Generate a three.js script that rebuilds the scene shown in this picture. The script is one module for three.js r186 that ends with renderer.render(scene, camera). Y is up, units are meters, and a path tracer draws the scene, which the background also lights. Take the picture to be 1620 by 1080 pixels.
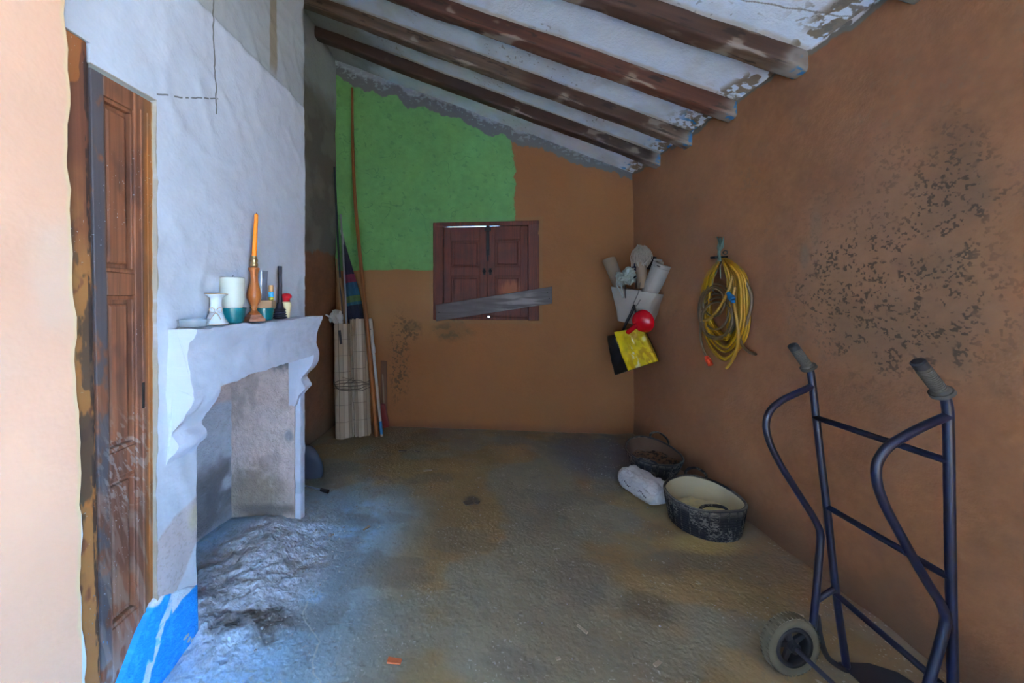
import * as THREE from 'three';
import { RoundedBoxGeometry } from 'three/addons/geometries/RoundedBoxGeometry.js';
import { ImprovedNoise } from 'three/addons/math/ImprovedNoise.js';
import { mergeGeometries, mergeVertices, toCreasedNormals } from 'three/addons/utils/BufferGeometryUtils.js';

// ---------------------------------------------------------------- camera, sky, sun, exposure
const scene = new THREE.Scene();
const FOCAL = 600, CX = 720, CY = 472, EYE = 1.4;                 // pixels of a 1620 x 1080 frame, metres
const camera = new THREE.PerspectiveCamera(2 * Math.atan(540 / FOCAL) * 180 / Math.PI, 1.5, 0.05, 200);
camera.position.set(0, EYE, 0);
camera.lookAt(0, EYE, -1);
camera.setViewOffset(1620, 1080, 810 - CX, 540 - CY, 1620, 1080);  // lens shift, the camera itself is level
camera.updateProjectionMatrix();
scene.background = new THREE.Color().setRGB(0.28, 0.62, 1.1);      // open blue sky outside the doorway
scene.backgroundIntensity = 1.0;
const sun = new THREE.DirectionalLight(new THREE.Color().setRGB(1, 0.95, 0.88), 2.4);
sun.position.set(12, 12, 1.8);                                     // over the yard: a patch of it falls through the doorway, behind the viewer
sun.target.position.set(0, 0, 2.2);
sun.castShadow = true;
Object.assign(sun.shadow.camera, { left: -12, right: 12, top: 12, bottom: -12, near: 0.5, far: 40 });
sun.shadow.mapSize.set(2048, 2048);
scene.add(sun, sun.target);
const renderer = new THREE.WebGLRenderer({ antialias: true });
renderer.shadowMap.enabled = true;
renderer.toneMapping = THREE.LinearToneMapping;
renderer.toneMappingExposure = 122;

// ---------------------------------------------------------------- helpers
const V = (x, y, z) => new THREE.Vector3(x, y, z);
const pt = (x, y, d) => V((x - CX) * d / FOCAL, EYE - (y - CY) * d / FOCAL, -d);   // a point at depth d
const lerp = (a, b, t) => a + (b - a) * t, clamp = (x, a = 0, b = 1) => Math.min(b, Math.max(a, x));
const sst = (a, b, x) => { const t = clamp((x - a) / (b - a)); return t * t * (3 - 2 * t); };
let seed = 7;
const rnd = () => { seed = (seed * 1664525 + 1013904223) >>> 0; return seed / 4294967296; };
const rr = (a, b) => a + (b - a) * rnd();
const TAB = new Float32Array(65536); for (let i = 0; i < 65536; i++) TAB[i] = rnd();
function vn(x, y) {                                                 // value noise 0..1
  const ix = Math.floor(x), iy = Math.floor(y), fx = x - ix, fy = y - iy, u = fx * fx * (3 - 2 * fx), v = fy * fy * (3 - 2 * fy);
  const a = ix & 255, b = (ix + 1) & 255, c = (iy & 255) << 8, e = ((iy + 1) & 255) << 8;
  const p = TAB[c + a], q = TAB[c + b], r = TAB[e + a], s = TAB[e + b];
  return p + (q - p) * u + (r - p) * v + (p - q - r + s) * u * v;
}
function fbm(x, y, o = 4) { let s = 0, a = 0.5, n = 0; for (let i = 0; i < o; i++) { s += a * vn(x, y); n += a; a *= 0.5; x = x * 2.03 + 17.3; y = y * 2.03 + 9.1; } return s / n; }
const perlin = new ImprovedNoise();
const n3 = (x, y, z) => perlin.noise(x, y, z);
const blob = (x, y, cx, cy, rx, ry, soft = 1) => 1 - sst(1 - 0.5 * soft, 1 + 0.5 * soft, Math.hypot((x - cx) / rx, (y - cy) / ry));
function tex(w, h, fn, srgb = true) {                               // fn(u, v, c) writes c[0..2], 0..255; v runs upwards
  const data = new Uint8Array(w * h * 4), c = [0, 0, 0];
  for (let j = 0, k = 0; j < h; j++) for (let i = 0; i < w; i++, k += 4) { fn((i + 0.5) / w, (j + 0.5) / h, c); data[k] = clamp(c[0], 0, 255); data[k + 1] = clamp(c[1], 0, 255); data[k + 2] = clamp(c[2], 0, 255); data[k + 3] = 255; }
  const t = new THREE.DataTexture(data, w, h);
  t.magFilter = THREE.LinearFilter; t.minFilter = THREE.LinearMipmapLinearFilter; t.generateMipmaps = true; t.wrapS = t.wrapT = THREE.RepeatWrapping;
  if (srgb) t.colorSpace = THREE.SRGBColorSpace;
  t.needsUpdate = true; return t;
}
const set = (c, r, g, b) => { c[0] = r; c[1] = g; c[2] = b; };
const blend = (c, r, g, b, t) => { c[0] += (r - c[0]) * t; c[1] += (g - c[1]) * t; c[2] += (b - c[2]) * t; };
const gain = (c, k) => { c[0] *= k; c[1] *= k; c[2] *= k; };
const mat = (color, roughness = 0.8, more = {}) => new THREE.MeshStandardMaterial({ color, roughness, ...more });
const phys = (color, roughness, more = {}) => new THREE.MeshPhysicalMaterial({ color, roughness, ...more });

const names = new Map(), bases = new WeakMap();
function numbered(name) { const n = names.get(name) ?? 0; names.set(name, n + 1); return n ? name + '_' + String(n).padStart(3, '0') : name; }
const shadowed = (m) => { m.castShadow = m.receiveShadow = true; return m; };
function tag(o, label, category, group, kind) { if (label) o.userData.label = label; if (category) o.userData.category = category; if (group) o.userData.group = group; if (kind) o.userData.kind = kind; return o; }
function thing(name, label, category, base, group, kind) { const o = new THREE.Group(); o.name = numbered(name); o.position.copy(base); bases.set(o, base.clone()); scene.add(o); return tag(o, label, category, group, kind); }
function part(parent, name, geo, m, label) {                        // geo is in world metres
  const b = bases.get(parent); geo.translate(-b.x, -b.y, -b.z);
  const o = shadowed(new THREE.Mesh(geo, m)); o.name = name; bases.set(o, b); parent.add(o); if (label) o.userData.label = label; return o;
}
function solo(name, label, category, geo, m, group, kind) {         // a thing of one mesh, its origin at its base
  geo.computeBoundingBox(); const b = geo.boundingBox, c = V((b.min.x + b.max.x) / 2, b.min.y, (b.min.z + b.max.z) / 2);
  geo.translate(-c.x, -c.y, -c.z);
  const o = shadowed(new THREE.Mesh(geo, m)); o.name = numbered(name); o.position.copy(c); bases.set(o, c); scene.add(o); return tag(o, label, category, group, kind);
}
const struct = (name, geo, m, label, parent) => { if (parent) return part(parent, name, geo, m, label); const o = shadowed(new THREE.Mesh(geo, m)); o.name = name; bases.set(o, V(0, 0, 0)); scene.add(o); return tag(o, label, null, null, 'structure'); };
function merge(list) { return mergeGeometries(list.map((g) => { const q = g.index ? g.toNonIndexed() : g; for (const k of Object.keys(q.attributes)) if (!['position', 'normal', 'uv'].includes(k)) q.deleteAttribute(k); return q; })); }
function tube(pts, r, o = {}) {                                     // a round bar through points, ends rounded
  const v = pts.map((p) => p.isVector3 ? p : V(...p)), line = v.length === 2;
  const curve = line ? new THREE.LineCurve3(v[0], v[1]) : new THREE.CatmullRomCurve3(v, !!o.closed, 'centripetal');
  const g = [new THREE.TubeGeometry(curve, o.seg ?? (line ? 1 : v.length * 6), r, o.rad ?? 10, !!o.closed)];
  if (!o.closed && o.caps !== false) for (const p of [v[0], v[v.length - 1]]) g.push(new THREE.SphereGeometry(r, o.rad ?? 10, 6).translate(p.x, p.y, p.z));
  return merge(g);
}
const taper = (a, b, r0, r1, n = 16) => { const d = b.clone().sub(a), g = new THREE.CylinderGeometry(r1, r0, d.length(), n, 1); g.applyQuaternion(new THREE.Quaternion().setFromUnitVectors(V(0, 1, 0), d.clone().normalize())); return g.translate((a.x + b.x) / 2, (a.y + b.y) / 2, (a.z + b.z) / 2); };
const lathe = (prof, n = 32) => new THREE.LatheGeometry(prof.map(([r, y]) => new THREE.Vector2(Math.max(r, 1e-4), y)), n);
const rbox = (w, h, d, r = 0.003, s = 2) => new RoundedBoxGeometry(w, h, d, s, Math.min(r, w / 2.01, h / 2.01, d / 2.01));
function prism(pts, depth, bevel = 0) {                             // outline in x,y, thickness along z from 0
  const s = new THREE.Shape(pts.map(([x, y]) => new THREE.Vector2(x, y)));
  return new THREE.ExtrudeGeometry(s, { depth: depth - 2 * bevel, bevelEnabled: bevel > 0, bevelSize: bevel, bevelOffset: -bevel, bevelThickness: bevel, bevelSegments: 2, steps: 1 }).translate(0, 0, bevel);
}
function roughen(g, amp, freq, o = 0) {                             // uneven by hand: moves points by a smooth field
  const p = g.attributes.position;
  for (let i = 0; i < p.count; i++) { const x = p.getX(i) * freq + o, y = p.getY(i) * freq, z = p.getZ(i) * freq; p.setXYZ(i, p.getX(i) + amp * n3(x, y, z), p.getY(i) + amp * n3(x + 31.7, y, z), p.getZ(i) + amp * n3(x, y + 57.1, z)); }
  g.computeVertexNormals(); return g;
}
const smooth = (g, deg = 40) => toCreasedNormals(g.index ? g.toNonIndexed() : g, deg * Math.PI / 180);
function planar(g, x0, y0, w, h, ax = 'x', ay = 'y') { const p = g.attributes.position, uv = new Float32Array(p.count * 2), get = { x: 'getX', y: 'getY', z: 'getZ' }; for (let i = 0; i < p.count; i++) { uv[2 * i] = (p[get[ax]](i) - x0) / w; uv[2 * i + 1] = (p[get[ay]](i) - y0) / h; } g.setAttribute('uv', new THREE.BufferAttribute(uv, 2)); return g; }

// frames of the surfaces: local x to the right as one faces it, y up, z out of it into the room
const frame = (o, ry) => new THREE.Matrix4().makeRotationY(ry).setPosition(o);
const LEFT = frame(V(-1.2076, 0, 0), Math.PI / 2 - Math.atan(0.1)), RIGHT = frame(V(1.83, 0, 0), -Math.PI / 2), BACK = frame(V(1.83, 0, -3.9), -Math.atan(0.1));
const ALCOVE = frame(V(-1.325 - 0.4215, 0, 0), Math.PI / 2 - Math.atan(0.1));
const CORNER = frame(V(1.66, 0, -3.44), -Math.atan2(0.753, 0.659));
const ROOF = new THREE.Matrix4().makeBasis(V(-0.9187, 0.395, 0), V(0, 0, -1), V(-0.395, -0.9187, 0)).setPosition(1.83, 2.69, 0);
const GROUND = new THREE.Matrix4().makeRotationX(-Math.PI / 2);
function hit(F, x, y, off = 0) {                                    // where the sight line of a photo point meets a surface, in that surface's own frame
  const e = F.elements, n = V(e[8], e[9], e[10]), p0 = V(e[12], e[13], e[14]).addScaledVector(n, off), o = V(0, EYE, 0), d = V((x - CX) / FOCAL, -(y - CY) / FOCAL, -1);
  return o.addScaledVector(d, n.dot(p0.clone().sub(o)) / n.dot(d)).applyMatrix4(F.clone().invert());
}
const W = (F, x, y, z) => V(x, y, z).applyMatrix4(F);
const hw = (F, x, y, off) => hit(F, x, y, off).applyMatrix4(F);

// a slab with an uneven front, openings left out cell by cell
function slab({ F, u: [u0, u1], v: [v0, v1], step, bu = [], bv = [], hole = () => false, disp = () => 0, warp = null, thick = 0.4, stepV }) {
  const lines = (a, b, br, st) => { const l = [...br.filter((x) => x > a && x < b), a, b], n = Math.ceil((b - a) / st); for (let i = 1; i < n; i++) { const x = a + (b - a) * i / n; if (!br.some((q) => Math.abs(q - x) < st * 0.35)) l.push(x); } return [...new Set(l)].sort((p, q) => p - q); };
  const U = lines(u0, u1, bu, step), Vv = lines(v0, v1, bv, stepV ?? step), nu = U.length, nv = Vv.length, pos = [], uv = [], idx = [];
  const put = (i, j, z) => { let x = U[i], y = Vv[j]; if (warp) [x, y] = warp(x, y); pos.push(x, y, z === null ? disp(x, y) : z); uv.push((x - u0) / (u1 - u0), (y - v0) / (v1 - v0)); return pos.length / 3 - 1; };
  const solid = []; for (let j = 0; j < nv - 1; j++) for (let i = 0; i < nu - 1; i++) solid.push(!hole((U[i] + U[i + 1]) / 2, (Vv[j] + Vv[j + 1]) / 2));
  const is = (i, j) => i >= 0 && j >= 0 && i < nu - 1 && j < nv - 1 && solid[j * (nu - 1) + i];
  const f = [], b = []; for (let j = 0; j < nv; j++) for (let i = 0; i < nu; i++) f.push(put(i, j, null)); for (let j = 0; j < nv; j++) for (let i = 0; i < nu; i++) b.push(put(i, j, -thick));
  const side = (a, c) => { const [ai, aj] = a, [ci, cj] = c, p = put(ai, aj, null), q = put(ci, cj, null), r = put(ci, cj, -thick), s = put(ai, aj, -thick); idx.push(p, s, r, p, r, q); };
  for (let j = 0; j < nv - 1; j++) for (let i = 0; i < nu - 1; i++) {
    if (!is(i, j)) continue;
    const k = j * nu + i, m = k + nu; idx.push(f[k], f[k + 1], f[m + 1], f[k], f[m + 1], f[m], b[k], b[m + 1], b[k + 1], b[k], b[m], b[m + 1]);
    if (!is(i, j - 1)) side([i, j], [i + 1, j]); if (!is(i + 1, j)) side([i + 1, j], [i + 1, j + 1]); if (!is(i, j + 1)) side([i + 1, j + 1], [i, j + 1]); if (!is(i - 1, j)) side([i, j + 1], [i, j]);
  }
  const g = new THREE.BufferGeometry(); g.setAttribute('position', new THREE.Float32BufferAttribute(pos, 3)); g.setAttribute('uv', new THREE.Float32BufferAttribute(uv, 2)); g.setIndex(idx); g.computeVertexNormals();
  return g.applyMatrix4(F);
}

// ---------------------------------------------------------------- the shell
const vt = (x, y, P) => { const ix = Math.floor(x), iy = Math.floor(y), fx = x - ix, fy = y - iy, u = fx * fx * (3 - 2 * fx), v = fy * fy * (3 - 2 * fy), a = ix % P, b = (ix + 1) % P, c = (iy % P) << 8, e = ((iy + 1) % P) << 8; return lerp(lerp(TAB[c + a], TAB[c + b], u), lerp(TAB[e + a], TAB[e + b], u), v); };   // the same noise, closing on itself after P cells
const plasterBump = tex(1024, 1024, (u, v, c) => { const h = 255 * (0.28 * vt(u * 16, v * 16, 16) + 0.24 * vt(u * 32, v * 32, 32) + 0.2 * vt(u * 64, v * 64, 64) + 0.16 * vt(u * 128, v * 128, 128) + 0.12 * vt(u * 255, v * 255, 255)); set(c, h, h, h); }, false);
const bumpFor = (w, h, k = 1) => { const t = plasterBump.clone(); t.repeat.set(w * k, h * k); t.needsUpdate = true; return t; };
const uneven = (a1, a2, s) => (x, y) => a1 * n3(x * 1.7, y * 1.7, s) + a2 * n3(x * 6.5, y * 6.5, s + 5) + a2 * 0.5 * n3(x * 15, y * 15, s + 9);
const EARTH = [146, 98, 64];
function earth(c, x, y) {                                           // the ochre-pink wall paint with its wear
  set(c, ...EARTH); const n = fbm(x * 2.1 + 3, y * 2.1, 4) - 0.5, m = fbm(x * 9, y * 9 + 40, 3) - 0.5;
  gain(c, 1 + 0.20 * n + 0.12 * m + 0.10 * (fbm(x * 38, y * 38, 2) - 0.5)); c[2] *= 1 - 0.14 * n; c[0] *= 1 + 0.03 * m;
}
// right wall; its doorway, behind the camera, lets the daylight in
{
  const v = [0, 4.4];
  for (const [u, w, h] of [[[-4.6, -0.7], 2048, 2048], [[-0.7, 3.7], 1024, 1024]]) {
  const map = tex(w, h, (p, q, c) => {
    const x = lerp(u[0], u[1], p), y = q * 4.4; earth(c, x, y); const d = -x;
    const nz = fbm(x * 5, y * 5 + 11, 4), patch = blob(d + 0.3 * (nz - 0.5), y + 0.35 * (nz - 0.5), 1.63, 1.52, 0.42, 0.52, 0.9), core = blob(d + 0.25 * (nz - 0.5), y + 0.3 * (nz - 0.5), 1.66, 1.42, 0.30, 0.27, 0.9) + blob(d + 0.2 * (nz - 0.5), y, 1.42, 1.78, 0.10, 0.26, 1);
    blend(c, 150, 122, 98, 0.35 * patch); blend(c, 172, 120, 84, 0.55 * sst(1.9, 2.9, d + 0.8 * (fbm(x * 1.3, y * 1.3 + 5, 3) - 0.5)));  // second blend paints the far end lighter to offset the falloff of light
    const sp = 0.62 * vn(x * 92, y * 92) + 0.38 * vn(x * 200 + 3, y * 200), sp2 = fbm(x * 24, y * 24, 3);
    blend(c, 92, 76, 58, clamp(core) * 0.3 * sst(0.42, 0.66, nz));
    blend(c, 60, 48, 36, 0.7 * clamp((0.4 * patch + 0.9 * clamp(core)) * sst(0.56, 0.66, sp) * sst(0.34, 0.58, sp2)));
    const all = fbm(x * 3.1 + 80, y * 2.7, 3); blend(c, 130, 100, 76, 0.4 * sst(0.62, 0.74, fbm(x * 42, y * 30 + 7, 3)) * sst(0.5, 0.66, all) * sst(2.6, 2.2, y) * sst(0.7, 1.2, y));
    blend(c, 124, 104, 84, 0.4 * blob(x, y, -1.92, 1.75, 0.03, 0.1, 1) + 0.6 * blob(x, y, -1.98, 1.62, 0.025, 0.06, 1));
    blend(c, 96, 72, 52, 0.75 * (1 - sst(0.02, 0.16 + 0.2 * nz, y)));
    const edge = y - 2.665 - 0.07 * (fbm(x * 11, 3, 4) - 0.5); blend(c, 118, 112, 102, sst(-0.01, 0.004, edge)); blend(c, 214, 214, 214, sst(0.02, 0.03, edge) * sst(0.4, 0.5, fbm(x * 25, y * 25, 2)));
  });
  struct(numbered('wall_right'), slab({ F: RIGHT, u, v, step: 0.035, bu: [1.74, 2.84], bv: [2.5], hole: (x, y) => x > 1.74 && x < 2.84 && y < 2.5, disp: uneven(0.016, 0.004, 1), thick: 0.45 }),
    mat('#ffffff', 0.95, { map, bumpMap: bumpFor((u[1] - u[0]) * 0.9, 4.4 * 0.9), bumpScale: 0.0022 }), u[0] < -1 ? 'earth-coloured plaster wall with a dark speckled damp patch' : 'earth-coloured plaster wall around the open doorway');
  }
}
// back wall: earth below, a green field, bare plaster under the roof
const winL = hit(BACK, 685, 352), winR = hit(BACK, 853, 507);
{
  const u = [-3.75, 0.4], v = [0, 4.4], gr = hit(BACK, 811, 300).x, gb = hit(BACK, 600, 427).y, gw = winL.x + 0.02;
  const map = tex(2048, 2048, (p, q, c) => {
    const x = u[0] + p * (u[1] - u[0]), y = q * 4.4, nz = fbm(x * 6, y * 6, 4); earth(c, x + 20, y); blend(c, 150, 102, 62, 0.85);
    const ceil = 2.69 + 0.43 * -x * 0.995;
    const gx = gr + 0.09 * (vn(y * 3.3, 2) - 0.5) + 0.05 * (fbm(y * 16, 5, 3) - 0.5), gy = gb + 0.03 * (fbm(x * 7, 8, 3) - 0.5);
    const yl = blob(x, y, -2.55, 1.35, 0.75, 0.42, 1); blend(c, 170, 134, 92, 0.5 * yl);
    const green = sst(-0.006, 0.006, gx - x) * sst(-0.006, 0.006, y - gy + (x > gw ? 0.35 : 0) * (x < gw + 1.2 ? 1 : 0)) ;
    if (green > 0) { const k = 1 + 0.12 * (fbm(x * 3, y * 3 + 60, 4) - 0.5) + 0.12 * (fbm(x * 20, y * 20, 3) - 0.5); blend(c, 108 * k, 164 * k, 98 * k, green); blend(c, 76, 128, 84, green * 0.4 * sst(0.72, 0.78, fbm(x * 22 + y * 9, y * 22 + 30, 3))); blend(c, 74, 124, 82, green * 0.5 * sst(0.06, 0.02, Math.abs(fbm(x * 4 + 9, y * 4 + 3, 3) - 0.5) * 6) * sst(0.5, 0.6, fbm(x * 5, y * 5 + 90, 2))); }
    const fl = sst(0.52, 0.66, 0.5 * vn(x * 70, y * 70) + 0.5 * fbm(x * 18, y * 18, 3));
    blend(c, 84, 68, 48, 0.7 * fl * clamp(blob(x, y, -2.45, 0.72, 0.10, 0.45, 1) + blob(x, y, -2.36, 1.05, 0.13, 0.12, 1)));
    blend(c, 92, 82, 58, (0.25 + 0.5 * sst(0.42, 0.6, fbm(x * 16, y * 22, 4))) * blob(x + 0.3 * (nz - 0.5), y + 0.25 * (nz - 0.5), -1.86, 1.06, 0.22, 0.08, 1) + 0.4 * blob(x, y, -2.3, 1.1, 0.12, 0.05, 1) * sst(0.4, 0.6, nz));
    const bare = y - ceil + 0.10 - 0.03 * x + 0.14 * (fbm(x * 6, 21, 4) - 0.5) + 0.05 * (fbm(x * 25, y * 25, 2) - 0.5); const b = sst(-0.008, 0.008, bare);
    blend(c, 104, 106, 108, b); blend(c, 146, 160, 160, 0.7 * b * sst(0.55, 0.62, fbm(x * 34, y * 50, 3)) * sst(0.04, 0.08, bare)); blend(c, 172, 184, 192, 0.6 * b * sst(0.11, 0.15, bare + 0.06 * (nz - 0.5)));
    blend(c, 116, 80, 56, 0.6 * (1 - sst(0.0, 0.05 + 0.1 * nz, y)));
    blend(c, 88, 84, 76, sst(-0.012, -0.002, -Math.abs(x + 3.13 + 0.02 * (nz - 0.5)) + 0.0) * 0.0);
    const rim = Math.max(winL.x - x, x - winR.x, winR.y - y, y - winL.y); if (rim > -0.01 && rim < 0.035 + 0.02 * (nz - 0.5)) blend(c, 120, 128, 104, 0.14);
  });
  const A = winL.x + 0.05, B = winR.x - 0.05, C = winR.y + 0.004, D = winL.y - 0.03;
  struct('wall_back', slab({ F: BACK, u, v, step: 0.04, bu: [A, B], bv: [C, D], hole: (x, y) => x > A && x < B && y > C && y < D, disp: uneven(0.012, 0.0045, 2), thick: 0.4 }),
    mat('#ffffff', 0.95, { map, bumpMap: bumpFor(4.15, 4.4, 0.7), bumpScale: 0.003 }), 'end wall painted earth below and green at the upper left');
}
// left wall: near coat of ochre-pink plaster, the whitewashed chimney wall, the recess beyond it
const dx = (x) => hit(LEFT, x, 500).x;                              // distance along the left wall
{
  const edge = (y) => 1.118 - 0.030 * (y - 0.1) + 0.022 * (fbm(y * 4, 1, 3) - 0.5) + 0.016 * (fbm(y * 17, 6, 3) - 0.5);
  const map = tex(2048, 1024, (p, q, c) => { const x = -3.7 + p * 4.8, y = q * 3; set(c, 230, 178, 146); const n = fbm(x * 2, y * 2, 4) - 0.5; gain(c, 1 + 0.10 * n); blend(c, 196, 212, 230, 0.9 * sst(0.15, 0.05, x)); blend(c, 214, 190, 168, 0.4 * sst(0.1, 0.2, x) * sst(0.5, 0.7, fbm(x * 3 + 7, y * 2, 3))); const e = edge(y) - x; blend(c, 216, 190, 140, 0.6 * (1 - sst(0.004, 0.014, e))); });  // unseen stretch behind the camera whitened bluish to bounce cool light inside
  map.repeat.set(1, 4.4 / 3);
  struct('wall_front', slab({ F: LEFT, u: [-3.7, 1.10], v: [0, 4.4], step: 0.06, stepV: 0.03, bu: [1.0, 1.03, 1.05, 1.07, 1.08, 1.09], warp: (x, y) => [x > 0.999 ? lerp(1.0, edge(y), (x - 1.0) / 0.1) : x, y], disp: (x, y) => 0.022 + uneven(0.010, 0.003, 3)(x, y), thick: 0.5 }),
    mat('#ffffff', 0.9, { map, bumpMap: bumpFor(4.8, 4.4, 0.6), bumpScale: 0.0025 }), 'near wall with a pale ochre-pink plaster coat, ragged at the door frame');
}
const FIRE = [1.545, 2.378, 1.045];
{
  const u = [1.0, 2.43], v = [0, 4.4], topD = 2.105;
  const map = tex(1024, 2048, (p, q, c) => {
    const x = u[0] + p * 1.43, y = q * 4.4, n = fbm(x * 3, y * 3, 4) - 0.5, m = fbm(x * 14, y * 14, 3) - 0.5;
    set(c, 184, 186, 193); gain(c, 1 + 0.06 * n + 0.05 * m);
    const up = sst(-0.006, 0.006, y - 2.615 - 0.02 * (fbm(x * 14, 4, 3) - 0.5)) * sst(1.5, 1.55, x); blend(c, 150, 152, 150, 0.85 * up);
    blend(c, 122, 106, 82, up * 0.8 * sst(0.042, 0.024, Math.abs(x - 2.09 + 0.02 * n)) * sst(0.0, 0.1, y - 2.6));
    const cr = 1.652 + 0.03 * (fbm(y * 5, 3, 4) - 0.5) + 0.006 * (fbm(y * 40, 2, 2) - 0.5);
    if (y > 2.2 && y < 3.0) blend(c, 92, 90, 86, 0.85 * sst(0.0055, 0.002, Math.abs(x - cr)));
    const ch = 2.125 + 0.475 * (x - 1.36) + 0.02 * (fbm(x * 14, 9, 4) - 0.5); if (x > 1.36 && x < 1.665) blend(c, 86, 84, 82, 0.85 * sst(0.0042, 0.0015, Math.abs(y - ch)) * sst(0.28, 0.36, vn(x * 75, 3)));
    const tear = y - 0.56 + 0.05 * (fbm(x * 9, 12, 3) - 0.5) - 0.35 * (x - 1.45); const bare = sst(0.01, -0.01, tear) * sst(-0.004, 0.02, y - 0.24 - 1.3 * Math.max(0, x - 1.42) + 0.06 * (fbm(y * 10, x * 9, 3) - 0.5)) * (x < 1.56 ? 1 : 0);
    blend(c, 178, 164, 162, bare); blend(c, 150, 138, 130, bare * 0.4 * sst(0.6, 0.75, fbm(x * 120, y * 120, 2)));
    blend(c, 176, 158, 118, 0.55 * blob(x, y, 1.535, 0.52, 0.03, 0.05, 1));
    if (x < 1.38 && y < 2.108) blend(c, 150, 132, 104, 0.7 * sst(1.366, 1.361, x + 0.012 * (fbm(y * 20, 2, 3) - 0.5)));
    blend(c, 150, 150, 150, 0.25 * (1 - sst(0, 0.25, y)));
  });
  const raised = (x, y) => 0.006 * sst(0.015, -0.015, y - 2.615 - 0.02 * (fbm(x * 14, 4, 3) - 0.5));
  const bump = uneven(0.006, 0.0035, 4);
  struct('wall_left', slab({ F: LEFT, u, v, step: 0.014, bu: [1.142, 1.36, FIRE[0], FIRE[1]], bv: [topD, 2.165, FIRE[2], 2.61, 2.62], hole: (x, y) => (x < 1.142 && y < 2.165) || (x < 1.36 && y < topD) || (x > FIRE[0] && x < FIRE[1] && y < FIRE[2]), disp: (x, y) => bump(x, y) + raised(x, y) + 0.008 * Math.max(0, 0.55 - 4 * Math.abs(n3(x * 3.2 + y * 1.1, y * 2.2, 12))) + 0.005 * Math.max(0, 0.5 - 5 * Math.abs(n3(x * 7 - y * 2, y * 5.5, 15))), thick: 0.62 }),
    mat('#ffffff', 0.82, { map, bumpMap: bumpFor(1.43, 4.4, 0.5), bumpScale: 0.0035 }), 'cracked whitewashed chimney wall above the fireplace');
}
{
  const u = [2.2, 4.7], v = [0, 4.4];
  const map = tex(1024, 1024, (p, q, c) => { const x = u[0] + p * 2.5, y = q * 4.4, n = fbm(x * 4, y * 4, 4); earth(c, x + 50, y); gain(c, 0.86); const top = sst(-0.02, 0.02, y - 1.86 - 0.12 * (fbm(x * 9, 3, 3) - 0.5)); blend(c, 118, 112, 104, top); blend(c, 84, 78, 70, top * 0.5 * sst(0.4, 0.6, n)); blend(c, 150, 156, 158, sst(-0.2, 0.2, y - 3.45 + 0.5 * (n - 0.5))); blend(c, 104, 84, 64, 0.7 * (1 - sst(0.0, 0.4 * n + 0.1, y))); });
  struct('wall_alcove', slab({ F: ALCOVE, u, v, step: 0.04, disp: uneven(0.02, 0.007, 6), thick: 0.3 }), mat('#ffffff', 0.95, { map, bumpMap: bumpFor(2.5, 4.4), bumpScale: 0.006 }), 'recessed side wall, dark bare plaster above brown paint');
}
struct('wall_rear', slab({ F: frame(V(0, 0, 3.6), Math.PI), u: [-2.6, 2.6], v: [0, 4.4], step: 0.3, thick: 0.3 }), mat('#c9d2dc', 0.95), 'plain unseen plaster wall behind the viewer, whitened to bounce cool light');  // out of view, its bluish white chosen to bounce cool light
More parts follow.
